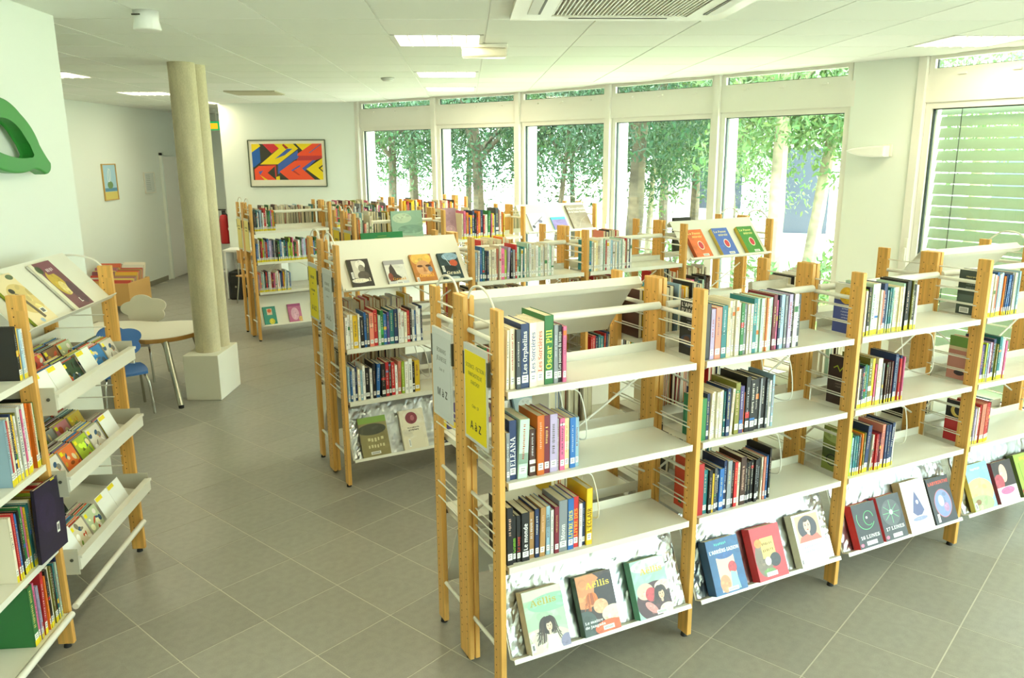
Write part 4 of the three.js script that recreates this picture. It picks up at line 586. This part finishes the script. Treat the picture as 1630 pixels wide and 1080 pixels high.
faceOut(G1, 'low', 1, at(2, 0.19), 0.18, 0.235, 0.05, `black novel with green swirl, ${SFB}`, '#24272b', '#d0282c', [['o', '#3fae5a', 62, 36, 20, 16, 5, 1, 6.2], ['o', '#5fd07a', 50, 34, 36, 26, 4, 0.5, 3.6], ['e', '#dfe8e0', 55, 34, 4, 3], ['t', '#f2f2ee', '16 LUNES', 34, 52, 80], ['s', '', 32, 86, 44, 9], ['e', '#e0688a', 12, 92, 7, 4]]);
faceOut(G1, 'low', 1, at(2, 0.39), 0.18, 0.24, 0.05, `charcoal novel with green starburst, ${SFB}`, '#3a3d42', '#c8303c', [['e', '#55595e', 50, 40, 40, 30], ['l', '#6fd08a', 3, 50, 12, 50, 64], ['l', '#6fd08a', 3, 22, 24, 78, 54], ['l', '#6fd08a', 3, 78, 24, 22, 54], ['l', '#6fd08a', 3, 14, 40, 86, 40], ['e', '#bff0c8', 50, 39, 8, 6], ['t', '#f2f2ee', '17 LUNES', 34, 52, 78], ['s', '', 36, 87, 40, 9], ['e', '#e0688a', 12, 92, 7, 4]]);
faceOut(G1, 'low', 1, at(2, 0.6), 0.2, 0.285, 0.055, `cream novel with violet fir tree, ${SFB}`, '#efebe2', '#c0a57c', [['p', '#5a5f8c', 50, 22, 62, 40, 74, 62, 60, 70, 40, 70, 26, 62, 38, 40], ['e', '#f4f4ff', 52, 44, 5, 4], ['e', '#8a90b8', 50, 76, 30, 4], ['t', '#b9b4aa', 'ENCRE', 30, 50, 92]]);
faceOut(G1, 'low', 1, at(2, 0.82), 0.19, 0.262, 0.045, `dark novel with blue globe and red title, ${SFB}`, '#3a3a42', '#30303a', [['e', '#7d8cba', 52, 58, 36, 30], ['o', '#d06a74', 52, 58, 36, 30, 4], ['e', '#c3cbe4', 46, 52, 12, 12], ['e', '#a880a8', 64, 68, 12, 10], ['t', '#e24a30', 'LABYRINTHE', 34, 52, 16, 'sans-serif'], ['s', '', 14, 78, 10, 18]]);
faceOut(G1, 'low', 1, at(3, 0.2), 0.21, 0.275, 0.03, `sky-blue picture novel with yellow field, ${SFB}`, '#8cbfe0', '#d8c860', [['e', '#e8dc8a', 40, 62, 60, 30], ['e', '#a8c88a', 30, 88, 60, 20], ['e', '#8a6a4a', 24, 82, 12, 6], ['t', '#e8e0a0', '#7', 24, 45, 14], ['s', '', 6, 82, 10, 15]]);
faceOut(G1, 'low', 1, at(3, 0.42), 0.19, 0.25, 0.04, `novel with face in profile above pink blossom, ${SFB}`, '#3a3034', '#8a3a4a', [['e', '#e2b3a2', 48, 30, 18, 22], ['e', '#b04a5a', 20, 50, 24, 20], ['r', '#e7d8e0', 0, 62, 100, 38], ['e', '#c86a9a', 50, 72, 34, 9], ['s', '', 34, 86, 36, 8]]);
faceOut(G1, 'low', 1, at(3, 0.63), 0.175, 0.262, 0.045, `green forest-cover novel, ${SFB}`, '#9bb04a', '#5a6a3a', [['t', '#e2e23a', '#4', 40, 50, 16], ['l', '#6a8a2a', 6, 20, 20, 26, 90], ['l', '#c6d070', 6, 50, 24, 46, 90], ['l', '#7a9a3a', 6, 75, 20, 80, 90], ['e', '#a84a2e', 50, 86, 50, 8], ['s', '', 36, 88, 36, 8]]);
faceOut(G1, 'low', 1, at(3, 0.84), 0.19, 0.27, 0.05, `violet and black thick novel, ${SFB}`, '#2c2438', '#5a4a7a', [['e', '#8a5aa0', 50, 40, 34, 24], ['t', '#e8d8f0', '#5', 40, 50, 84]]);
const NT = 'on the top display of the portrait-novel bookcase';
const graal = (c) => ['t', c, 'Graal', 50, 55, 78];
faceOut(G2, 'top', 1, at(0, 0.17), 0.155, 0.235, 0.02, `black and white novel with helmeted knight, ${NT}`, '#3b3733', '#5c5f3c', [['r', '#cfcabe', 20, 5, 40, 60], ['e', '#e8e4da', 58, 20, 22, 16], ['e', '#8a8478', 60, 34, 14, 14], ['e', '#5a524a', 62, 58, 26, 16], ['e', '#dcd6c8', 40, 74, 36, 8], graal('#f2ead2'), ['s', '', 8, 44, 10, 22]]);
faceOut(G2, 'top', 1, at(0, 0.425), 0.15, 0.205, 0.02, `pale novel with dark rider on snow, ${NT}`, '#dcdad2', '#8a857c', [['r', '#a9a6aa', 0, 0, 100, 18], ['p', '#4a4240', 10, 90, 20, 30, 34, 14, 44, 34, 50, 56, 70, 70, 60, 78, 30, 84], ['e', '#8a4a3a', 18, 66, 12, 16], ['t', '#d49a2e', 'Graal', 46, 56, 80], ['r', '#c9cdd2', 0, 84, 100, 16], ['s', '', 40, 86, 30, 9]]);
faceOut(G2, 'top', 1, at(0, 0.635), 0.165, 0.24, 0.02, `golden novel with close-up face under gold helmet, ${NT}`, '#c07c3e', '#b98a3a', [['e', '#e6b85a', 50, 16, 46, 24], ['e', '#d8a070', 52, 50, 34, 28], ['e', '#5a3a26', 36, 42, 13, 4], ['e', '#5a3a26', 74, 42, 13, 4], ['p', '#b0744a', 52, 42, 62, 62, 46, 62], ['e', '#6a7a94', 80, 54, 10, 10], ['t', '#f2b84a', 'Graal', 48, 55, 80], ['s', '', 6, 80, 11, 18]]);
faceOut(G2, 'top', 1, at(0, 0.845), 0.155, 0.235, 0.02, `blue-black novel with red-gloved knight holding lance, ${NT}`, '#33474c', '#2e4d44', [['e', '#8fb0c8', 60, 14, 40, 14], ['l', '#c9d8e0', 6, 30, 8, 62, 66], ['e', '#c25a3e', 70, 38, 20, 12], ['e', '#1f2a30', 40, 58, 40, 12], graal('#f0e6c8'), ['e', '#b8c8cc', 50, 92, 30, 6], ['s', '', 6, 46, 12, 22]]);
const NB = 'on the foil of the portrait-novel bookcase';
faceOut(G2, 'low', 1, at(0, 0.2), 0.21, 0.285, 0.02, `brown and green novel with pale bear lettering, ${NB}`, '#8f8456', '#7a7048', [['r', '#86a84a', 0, 0, 100, 16], ['e', '#4a4a3c', 45, 32, 50, 14], ['t', '#d8d0a0', '#5', 46, 55, 62, 'sans-serif'], ['t', '#d8d0a0', '#6', 40, 55, 78, 'sans-serif'], ['s', '', 30, 88, 34, 7]]);
faceOut(G2, 'low', 1, at(0, 0.5), 0.19, 0.29, 0.025, `cream novel with dark red round stain, ${NB}`, '#e9e0c8', '#ded4b8', [['e', '#8a3a46', 48, 22, 24, 15], ['e', '#b86a74', 52, 22, 8, 7], ['t', '#6a6250', '#12', 16, 50, 48], ['t', '#4a4438', '#9', 18, 50, 54], ['s', '', 22, 74, 8, 20]]);
faceOut(G2, 'low', 1, at(0, 0.78), 0.18, 0.285, 0.02, `purple novel with crouching yellow figure, ${NB}`, '#50407e', '#4a3a74', [['r', '#2c2a34', 0, 66, 100, 34], ['t', '#f0c8d8', '#8', 28, 50, 10, 'sans-serif'], ['p', '#f0cf22', 14, 34, 34, 14, 54, 24, 96, 70, 90, 92, 40, 80, 70, 70, 44, 44, 36, 70, 18, 80, 24, 50], ['s', '', 8, 78, 14, 18]]);
faceOut(G2, 'low', 1, at(1, 0.12), 0.19, 0.275, 0.02, `brown sepia novel with pale figure, ${NB}`, '#5a3a3a', '#4a2e2e', [['e', '#d8c8a0', 40, 36, 20, 24], ['e', '#b06a7a', 60, 70, 30, 18]]);
faceOut(G2, 'low', 1, at(1, 0.46), 0.22, 0.285, 0.03, `pale blue picture novel, ${NB}`, '#a8c4d4', '#7a9ab0', [['e', '#d8e4ea', 50, 40, 34, 20], ['r', '#5a7a94', 0, 80, 100, 20]]);
faceOut(G2, 'low', 1, at(1, 0.74), 0.2, 0.28, 0.03, `lime-topped novel with pale picture, ${NB}`, '#dcd8d0', '#c8382c', [['r', '#b8c832', 0, 0, 100, 14], ['e', '#a89ab0', 60, 50, 30, 24], ['e', '#e0c890', 60, 70, 30, 14]]);
const N4 = 'on the end-bay display of the portrait-novel bookcase';
for (const [i, n, c, sp] of [[0, 'orange', '#ec7438', '#c25a2a'], [1, 'blue', '#4a6cc0', '#d8c060'], [2, 'green', '#3f8a2e', '#c8b040']]) faceOut(G2, 'top', 1, at(3, 0.2 + i * 0.3), 0.185, 0.285, 0.035, `${n} novel with red medallion, ${N4}`, c, sp, [['t', '#f4e08a', 'La Passe', 36, 46, 18], ['t', '#f4e08a', 'miroir', 36, 56, 30], ['e', '#f0e4d0', 56, 58, 17, 16], ['e', '#c8323e', 56, 58, 13, 13], ['s', '', 44, 88, 34, 8]]);
const P4 = 'on the white lower display below the framed print';
faceOut(G4, 'low', 1, at(0, 0.14), 0.16, 0.24, 0.015, `teal novel with orange square, ${P4}`, '#2f8f80', '#267a6c', [['r', '#e8c8a8', 30, 12, 40, 34], ['e', '#d8602e', 50, 24, 16, 10], ['e', '#d0c83a', 60, 82, 22, 16]]);
faceOut(G4, 'low', 1, at(0, 0.46), 0.17, 0.245, 0.015, `pink novel, ${P4}`, '#c46a94', '#b05a84', [['e', '#dca8c0', 50, 55, 30, 34], ['r', '#a84a80', 0, 0, 100, 14], ['e', '#d8a860', 88, 84, 14, 14]]);
faceOut(G4, 'low', 1, at(0, 0.77), 0.17, 0.245, 0.015, `cream novel with small black drawing, ${P4}`, '#e9e2c4', '#d8d0b0', [['e', '#2a2a2a', 74, 56, 12, 6], ['e', '#5a5a4a', 30, 88, 8, 6], ['t', '#8a845e', '#4', 26, 40, 24]]);
// albums shown face out along the upper rows
const stand = (y, z, lean = 0.16) => { const e = V(0, Math.cos(lean), -Math.sin(lean)), n = V(1, 0, 0).cross(e); return { e, n, o: V(0, y, z) }; };
faceOut(G3, stand(1.402, 0.24), 1, at(0, 0.62), 0.36, 0.33, 0.02, 'large grey-green album face out beside the green board', '#8fae96', '#6f8e7a', [['e', '#b9c8aa', 35, 24, 30, 16], ['e', '#7a9a86', 60, 60, 40, 14], ['e', '#a8a890', 40, 90, 40, 10]]);
faceOut(G3, stand(1.402, 0.26), 1, at(1, 0.115), 0.15, 0.34, 0.02, 'mauve album face out in the row past the grey-green album', '#a8808e', '#c8a0a8', [['e', '#bc96a2', 50, 70, 40, 14], ['r', '#4a5a5e', 20, 92, 80, 8]]);
faceOut(G3, 'top', 1, at(2, 0.24), 0.24, 0.27, 0.012, 'white album with sketched figure in violet ink on sloping shelf', '#e6e2ec', '#d0ccd8', [['l', '#4a4654', 6, 20, 60, 50, 40, 80, 20], ['e', '#5a5664', 14, 70, 8, 8], ['e', '#8a86a0', 60, 44, 12, 8]]);
faceOut(G3, 'top', 1, at(2, 0.52), 0.2, 0.2, 0.012, 'violet album with turquoise edge on sloping shelf', '#9a86c0', '#5ab8d0', [['r', '#5ab8d0', 0, 0, 100, 18], ['r', '#5ab8d0', 0, 88, 100, 12]]);
faceOut(G3, 'top', 1, at(2, 0.82), 0.27, 0.36, 0.02, 'tall taupe album with white script title on sloping shelf', '#a8957e', '#8a7864', [['t', '#f0ece2', 'Chevaliers', 40, 50, 20], ['t', '#f0ece2', 'de la Table Ronde', 34, 50, 32], ['l', '#c8b8a4', 3, 30, 90, 55, 62, 80, 50]]);
faceOut(G1, stand(1.402, -0.1, 0.1), 1, at(1, 0.84), 0.25, 0.24, 0.03, 'cream book with blue letter and grey tree photo behind the tubes', '#dcd8c8', '#b8b4a0', [['o', '#3a6a9a', 26, 46, 18, 26, 10, 3, 6.4], ['e', '#8a8a7a', 72, 60, 30, 34], ['e', '#b8b6a4', 64, 40, 18, 18]], 0, 0, -0.02);
faceOut(G2, stand(1.402, -0.2, 0.05), 1, at(3, 0.42), 0.2, 0.33, 0.03, 'dark album with seated figure painting above the trilogy display', '#3a3a30', '#2a2a24', [['e', '#c8b48a', 60, 74, 22, 26], ['e', '#8a7050', 56, 40, 14, 12]]);
const LA = 'on the sloping top of the wall shelving';
const lslope = (() => { const e = V(0, 1.81 - 1.555, 0.12 - 0.35), L = e.length(); e.normalize(); return { e, n: V(1, 0, 0).cross(e), o: V(0, 1.557, 0.35) }; })();
faceOut(L0, lslope, 1, 0.2, 0.2, 0.3, 0.014, `sand-coloured comic with walking figure, ${LA}`, '#e2cf98', '#8fa02a', [['r', '#ead9ac', 0, 0, 100, 100], ['e', '#d8bf7c', 60, 50, 50, 30], ['e', '#3a3a34', 40, 32, 10, 5], ['p', '#6a5a44', 40, 36, 52, 40, 66, 88, 54, 90], ['e', '#e6c23a', 14, 8, 10, 5], ['e', '#5a6a4a', 84, 8, 14, 5], ['s', '', 66, 72, 20, 10], ['e', '#9fb4c4', 40, 92, 8, 4]]);
faceOut(L0, lslope, 1, 0.6, 0.215, 0.31, 0.012, `maroon and gold comic with pale spine, ${LA}`, '#7a4a54', '#d8d4c4', [['r', '#e6e2c8', 0, 0, 18, 100], ['e', '#c8a83a', 46, 45, 26, 26], ['e', '#e4d08a', 52, 56, 16, 14], ['r', '#804858', 40, 0, 60, 26], ['t', '#d8c8d0', '#4', 34, 66, 20, 'sans-serif'], ['e', '#4a5a3a', 24, 14, 12, 8], ['s', '', 58, 80, 20, 9], ['e', '#5a3a4a', 80, 70, 20, 24]]);
{ // large dark album hanging out of the row
  const f = { e: V(0.1, 0.995, 0), n: V(0.0, 0, 1), o: V(0, 0.56, 0.34) };
  faceOut(L0, { e: V(0, 1, 0), n: V(0, 0, 1), o: V(0, 0.545, 0.37) }, 1, -0.1, 0.25, 0.345, 0.015, 'large dark purple album facing out beside the red book', '#241a38', '#1a1228', [['s', '', 66, 62, 10, 14], ['r', '#e8d820', 60, 0, 14, 2.5], ['e', '#2e2244', 40, 40, 30, 26]], -0.06);
}
// ---------- foil, signs, green board, wire bookends ----------
M.foil = std(0xc4c6c8, 0.3, { metalness: 1 });
function foil(unit, b, kind, phrase, sd) {
  const f = slopeFrame(SLOPE.low, 1), W = S - 0.075, Hh = f.L + 0.015, nx = 90, ny = 40, g = new THREE.PlaneGeometry(W, Hh, nx, ny), p = g.attributes.position;
  for (let i = 0; i < p.count; i++) { const x = p.getX(i), y = p.getY(i), edge = Math.min(1, Math.abs(x) / W * 2) ** 3; const c = Math.abs(noise.noise(x * 9 + sd, y * 7, sd)) * 0.012 + Math.abs(noise.noise(x * 28 + sd, y * 22, 2)) * (0.0075 + 0.01 * edge) + Math.abs(noise.noise(x * 62, y * 62, sd)) * (0.0022 + 0.003 * edge); p.setZ(i, 0.002 + Math.min(0.0115, c * 0.8)); p.setY(i, y + Hh / 2 + 0.004 + (y > 0 ? 0.01 * noise.noise(x * 14, sd, 1) : 0)); }
  const back = g.clone(); const q = back.attributes.position; for (let i = 0; i < q.count; i++) q.setZ(i, q.getZ(i) - 0.0006); back.index.array.reverse();
  const m = new THREE.Mesh(merge([toCreasedNormals(g, 0.35), toCreasedNormals(back, 0.35)]), M.foil); m.name = numbered('foil_sheet'); scene.add(m);
  m.applyMatrix4(unit.m.clone().multiply(new THREE.Matrix4().makeBasis(V(1, 0, 0), f.e, f.n).setPosition((b + 0.5) * S, f.o.y, f.o.z)));
  tag(m, `crinkled aluminium foil lining the lowest display, ${phrase}`, 'foil', 'foil sheets on lower displays'); shadow(m);
}
['first', 'second', 'third', 'fourth'].forEach((n, b) => foil(G1, b, 0, n + ' bay, science-fiction bookcase', 3.7 + b * 5));
['first', 'second'].forEach((n, b) => foil(G2, b, 0, n + ' bay, portrait-novel bookcase', 31 + b * 7));
function sign(unit, side, label, bg, rim, lines) {
  const W = 0.235, Hh = 0.42, [c, g] = canvas(256, 460); g.fillStyle = bg; g.fillRect(0, 0, 256, 460); g.fillStyle = '#2b2b26'; g.textAlign = 'center';
  for (const [t, s, y] of lines) { if (t[0] === '#') { const n = +t.slice(1); for (let i = 0; i < n; i++) g.fillRect(128 + (i - n / 2) * s * 0.62, y - s * 0.7, s * rr(0.25, 0.45), s * 0.7); continue; } g.font = `${s > 40 ? 'bold ' : ''}${s}px sans-serif`; g.fillText(t, 128, y, 240); }
  const o = thing('end_sign', label, 'sign', [0, 0, 0], 0, 'signs on bookcase ends'), m = unit.m.clone().multiply(new THREE.Matrix4().makeRotationY(-Math.PI / 2).setPosition(-0.03, 1.345, side * 0.185)); m.decompose(o.position, o.quaternion, o.scale);
  part(o, 'backing', bx(W, Hh, 0.004), std(rim, 0.5)); part(o, 'card', bx(W - 0.03, Hh - 0.045, 0.002, 0, -0.006, 0.003), std(0xffffff, 0.6, { map: texture(c) }));
  for (const s of [-1, 1]) part(o, 'clip', bx(0.012, 0.1, 0.012, s * (W / 2 + 0.002), 0.12, -0.002), M.clip);
  shadow(o);
}
sign(G1, 1, 'yellow sign reading science-fiction, fantastique, fantasy, A to Z', '#f2d90c', 0xd4d4d2, [['SCIENCE - FICTION', 27, 84], ['FANTASTIQUE', 27, 126], ['FANTASY', 27, 168], ['Cote : SF', 22, 290], ['A à Z', 60, 410]]);
sign(G1, -1, 'grey sign reading romans jeunesse, M to Z', '#d3d5d6', 0xd8dada, [['ROMANS', 34, 96], ['JEUNESSE', 34, 144], ['Cote : R', 22, 200], ['M à Z', 60, 350]]);
sign(G2, 1, 'grey sign reading romans jeunesse, A to L, beside the portrait novels', '#cdd0d0', 0xd4d6d6, [['ROMANS', 34, 100], ['JEUNESSE', 34, 148], ['Cote : R', 22, 204], ['A à L', 60, 400]]);
sign(G2, -1, 'bright yellow sign on the far side of the portrait-novel bookcase end', '#f0d80e', 0xc9cbc8, [['#6', 34, 100], ['#3', 20, 150], ['#8', 26, 215], ['#3', 20, 250], ['A à Z', 60, 390]]);
sign(G3, 1, 'yellow sign next to the green board', '#e8c81a', 0xc4c6c2, [['#7', 34, 130], ['#4', 24, 200]]);
sign(G3, -1, 'yellow sign on the other side of the green-board bookcase end', '#e8c81a', 0xc4c6c2, [['#7', 34, 130], ['#4', 24, 200]]);
sign(G4, 1, 'pale yellow sign facing the aisle below the framed print', '#ecdc84', 0xcfcdb8, [['#9', 26, 120], ['#7', 26, 165]]);
sign(G4, -1, 'pale yellow sign beside the desk', '#ecdc84', 0xcfcdb8, [['#9', 26, 120], ['#7', 26, 165]]);
{
  const [c, g] = canvas(512, 128); g.fillStyle = '#14783c'; g.fillRect(0, 0, 512, 128); g.fillStyle = '#9aa83a'; for (const [y, w] of [[36, 110], [60, 190], [80, 220], [100, 170]]) for (let x = 256 - w / 2; x < 256 + w / 2; x += 14) g.fillRect(x, y, 10, 6);
  const o = thing('green_board', 'dark green board with small yellow lettering propped on the shelf', 'board'); G3.m.clone().multiply(new THREE.Matrix4().makeRotationX(-0.2).setPosition(at(0, 0.3), 1.404, 0.325)).decompose(o.position, o.quaternion, o.scale);
  part(o, 'panel', rb(0.47, 0.125, 0.012, 0.003, 0, 0.0625, 0), std(0x14783c, 0.4)); part(o, 'lettering', new THREE.PlaneGeometry(0.45, 0.115).translate(0, 0.0625, 0.0065), std(0xffffff, 0.5, { map: texture(c) })); part(o, 'prop', bx(0.05, 0.1, 0.004, 0, 0.058, -0.016), M.metal);
}
function bookend(unit, b, y, x, side, phrase) {
  const o = thing('wire_bookend', `white bent-wire bookend, ${phrase}`, 'bookend', [0, 0, 0], 0, 'white wire bookends'); unit.m.clone().multiply(new THREE.Matrix4().setPosition(b * S + x, y - 0.05, 0)).decompose(o.position, o.quaternion, o.scale);
  const p = [V(-0.03, 0, side * 0.1), V(0, -0.02, side * 0.1), V(0.05, -0.24, side * 0.12), V(0.052, -0.262, side * 0.18), V(0.05, -0.24, side * 0.28), V(0, -0.02, side * 0.3), V(-0.03, 0, side * 0.3)];
  part(o, 'wire', tube(p, 0.003, 40, 6), M.metalWire); for (const q of [0.1, 0.3]) part(o, 'hook', bx(0.02, 0.02, 0.008, -0.035, 0.008, side * q), M.metalWire);
}
bookend(G1, 0, 1.4, 0.4, 1, 'under the top shelf, first science-fiction bay'); bookend(G1, 0, 1.01, 0.47, 1, 'under the middle shelf, first science-fiction bay'); bookend(G1, 1, 1.4, 0.6, 1, 'under the top shelf, second science-fiction bay'); bookend(G1, 1, 1.01, 0.56, 1, 'under the middle shelf, second science-fiction bay'); bookend(G1, 2, 1.4, 0.66, 1, 'under the top shelf, third science-fiction bay'); bookend(G1, 2, 1.01, 0.5, 1, 'under the middle shelf, third science-fiction bay'); bookend(G2, 1, 1.4, 0.8, 1, 'under the top shelf, second portrait-novel bay'); bookend(G2, 0, 1.01, 0.62, 1, 'under the middle shelf, first portrait-novel bay');

// ---------- build the books: the largest in view as things, the rest as one ----------
for (const b of BOOKS) { const p = V(0, b.h / 2, 0).applyMatrix4(b.m), d = p.distanceTo(camera.position); b.size = (inView(p.x, p.y, p.z, 1.03) ? 1 : 0.02) * b.vis * (b.t * b.h) / (d * d); }
BOOKS.sort((a, b) => b.size - a.size);
const spineMat = std(0xffffff, 0.5), coverMat = std(0xffffff, 0.4), restCover = [], restPages = [], NB_SINGLE = 300 - FACE.length;
const seen = {};
BOOKS.forEach((b, i) => {
  let cell; if (nextCell < CELLS) { cell = nextCell++; drawSpine(cell, b.base, b.sticker, b.title, (b.t * CHT) / (b.h * CW) > 0.2 ? (CW * b.h) / (CHT * b.t) : 1.5); b.cell = cell; } else { const same = BOOKS.slice(60, CELLS).filter((q) => q.ink === b.ink && q.sticker === b.sticker); cell = same.length ? same[i % same.length].cell : i % CELLS; }
  const X = (cell % COLS) * CW, Y = Math.floor(cell / COLS) * CHT, g = coverGeo(b.w, b.h, b.t, uvRect(X + 1, Y + 2, CW - 2, CHT - 3), null, uvRect(X + CW / 2, Y + 3, 0.5, 0.5)), pg = pagesGeo(b.w, b.h, b.t);
  if (i >= NB_SINGLE || b.phrase === HID) { restCover.push(g.applyMatrix4(b.m)); restPages.push(pg.applyMatrix4(b.m)); return; }
  const label = `${b.t > 0.025 ? 'thick ' : ''}${INK[b.ink][0]} book, ${ord(b.n)} ${b.phrase}`;
  const o = thing('book', label, 'book', [0, 0, 0], 0, 'books ' + b.phrase.replace('from the sign end, ', 'on the ').replace('before the CD trays, ', 'on the ')); b.m.decompose(o.position, o.quaternion, o.scale);
  part(o, 'cover', g, spineMat); part(o, 'pages', pg, M.pages); shadow(o);
});
for (const b of FACE) { const o = thing('book', b.label, 'book', [0, 0, 0], 0, b.group ?? 'books shown face out'); b.m.decompose(o.position, o.quaternion, o.scale); part(o, 'cover', coverGeo(b.w, b.h, b.t, b.spine, b.front, b.plain, b.back), coverMat); part(o, 'pages', pagesGeo(b.w, b.h, b.t), M.pages); shadow(o); }
{ const o = thing('remaining_books', 'many more book spines packed on the bookcases farther back', 'books'); o.userData.kind = 'stuff'; const c = part(o, 'covers', merge(restCover), spineMat), p = part(o, 'page_blocks', merge(restPages), M.pages); c.userData.kind = p.userData.kind = 'stuff'; shadow(o); }
spineMat.map = texture(spineC); coverMat.map = texture(coverC); spineMat.map.wrapS = coverMat.map.wrapS = THREE.ClampToEdgeWrapping;

// ---------- picture books in the wooden box ----------
{
  const cols = ['#c8483a', '#e0b03a', '#d8d4c8', '#b06a7a', '#c89a5a', '#8a4a5a', '#d86a4a', '#e8e0d0', '#a8805a', '#c0504a', '#e0c870', '#9a6a4a'], nm = ['red', 'yellow', 'white', 'mauve', 'tan', 'plum', 'orange', 'cream', 'brown', 'brick red', 'straw', 'umber'];
  for (let q = 0; q < 24; q++) {
    const k = q % 12, side = q < 12 ? 0.18 : -0.18;
    const o = thing('picture_book', `${nm[(k * 5 + (q < 12 ? 0 : 4)) % 12]} picture book, ${ord(k)} of the ${q < 12 ? 'aisle' : 'wall'}-side row in the wooden box`, 'book', [-6.14 + side, 0, -12.12], 0, 'picture books in the wooden box');
    const h = rr(0.3, 0.36), z = 0.27 - k * 0.047, m = new THREE.Matrix4().makeRotationX(-0.32).setPosition(0, 0.16 + k * 0.018, z);
    part(o, 'cover', merge([bx(0.34, h, 0.004, 0, h / 2, 0.012), bx(0.34, h, 0.004, 0, h / 2, -0.012), bx(0.004, h, 0.026, -0.17, h / 2, 0)]).applyMatrix4(m), std(cols[(k * 5 + (q < 12 ? 0 : 4)) % 12], 0.4)); part(o, 'pages', bx(0.33, h - 0.006, 0.02, 0, h / 2, 0).applyMatrix4(m), M.pages); shadow(o);
  }
}
// ---------- CDs and divider cards in the trays ----------
{
  const [c, g] = canvas(1024, 1024), names = [['red', '#cf3b2c'], ['lime green', '#a8c23a'], ['blue', '#1f78c0'], ['orange', '#e2743a'], ['floral white', '#dcd8cc'], ['teal', '#4a8a90'], ['brown', '#8a6242'], ['pale green', '#c2d0a8'], ['pink', '#d88a94'], ['dark green', '#2f4a34'], ['yellow', '#dcc24a'], ['grey', '#9a9c98'], ['violet', '#7a6a9a'], ['sky blue', '#8ab8d4'], ['black', '#26282a'], ['cream', '#e0d8bc']];
  names.forEach(([n, col], k) => { const x = (k % 4) * 256, y = Math.floor(k / 4) * 256; g.fillStyle = col; g.fillRect(x, y, 256, 256); g.save(); g.beginPath(); g.rect(x, y, 256, 256); g.clip(); for (let i = 0; i < 9; i++) { g.fillStyle = pick(['#e8d8a8', '#c8543a', '#3a5a7a', '#f0ece0', '#7a9a4a', '#d8a83a', shade(col, 0.6), shade(col, 1.3)]); g.beginPath(); g.ellipse(x + rr(20, 236), y + rr(40, 236), rr(8, 46), rr(8, 40), rr(0, 3), 0, 7); g.fill(); } g.fillStyle = '#f0e020'; g.fillRect(x + 14, y + 20, 44, 44); g.restore(); });
  const map = texture(c), mat = std(0xffffff, 0.18, { map }), edge = [0xd8d4c4, 0x8a6a54, 0x3a3a3c, 0xb8b4a0, 0x6a4a3a, 0xc8b890].map((q) => std(q, 0.3));
  const caseGeo = names.map((_, k) => { const q = bx(0.138, 0.122, 0.0015, 0, 0.062, 0.0048); for (let f = 0; f < 6; f++) faceUV(q, f, [(k % 4) / 4 + 0.004, 1 - (Math.floor(k / 4) + 1) / 4 + 0.004, (k % 4 + 1) / 4 - 0.004, 1 - Math.floor(k / 4) / 4 - 0.004]); return q; });
  const body = bx(0.142, 0.125, 0.0082, 0, 0.0625, 0), card = bx(0.15, 0.15, 0.0012, 0, 0.075, 0), tab = bx(0.07, 0.022, 0.0016, -0.035, 0.136, 0.0004), cardM = std(0xeef2ee, 0.6), tabM = std(0xf0dc1c, 0.6);
  const place = (o, y, x, z, yy, lean, j) => L0.m.clone().multiply(new THREE.Matrix4().makeRotationX(-lean).setPosition(x, yy, z)).decompose(o.position, o.quaternion, o.scale);
  const trays = [['upper', 1.27, [[0, 'c', 'c', 9, 'c', 2, 4], [1, 'c', 13, 0, 6, 7, 'x']]], ['middle', 0.87, [[0, 4, 3, 1, 4, 'c', 'x'], [1, 0, 5, 11, 8, 10, 'x']]], ['lower', 0.47, [[0, 'c', 15, 7, 'c', 'c', 'x'], [1, 13, 14, 9, 'x', 'x', 'x']]]];
  for (const [tn, y, rows] of trays) for (const [r, ...cols] of rows) cols.forEach((k, i) => {
    if (k === 'x') return;
    const x = 0.1 + i * 0.153, z0 = r ? 0.215 : 0.37, y0 = r ? y - 0.028 : y - 0.056, lean = 0.42, where = `${tn} tray, ${r ? 'wall-side' : 'aisle-side'} row`;
    if (k === 'c') { const o = thing('divider_card', `white divider card with yellow tab, ${ord(i)} slot, ${where}`, 'divider card', [0, 0, 0], 0, 'divider cards in the CD trays'); place(o, y, x, z0 + 0.012, y0, lean); part(o, 'card', card, cardM); part(o, 'tab', tab, tabM); shadow(o); }
    const n = tn === 'lower' && r === 0 && i > 2 ? 0 : k === 'c' ? 5 : 7;
    for (let j = 0; j < n; j++) {
      const q = k === 'c' ? Math.floor(rnd() * 16) : j ? Math.floor(rnd() * 16) : k, first = j === 0 && k !== 'c';
      const o = thing('cd_case', first ? `CD case with ${names[q][0]} cover, ${ord(i)} slot, ${where}` : `CD case, ${ord(k === 'c' ? j : j - 1)} behind the front ${k === 'c' ? 'card' : 'case'}, ${ord(i)} slot, ${where}`, 'CD', [0, 0, 0], 0, 'CD cases in ' + where + ', ' + ord(i) + ' slot');
      place(o, y, x + rr(-0.003, 0.003), z0 - 0.006 - j * 0.0128, y0 + 0.002 + j * 0.002, lean);
      part(o, 'case', body, edge[Math.floor(rnd() * 6)]); part(o, 'sleeve', caseGeo[q], mat); shadow(o);
    }
  });
}
scene.traverse((o) => { if (o.isMesh) { o.castShadow = true; o.receiveShadow = true; } });
renderer.render(scene, camera);
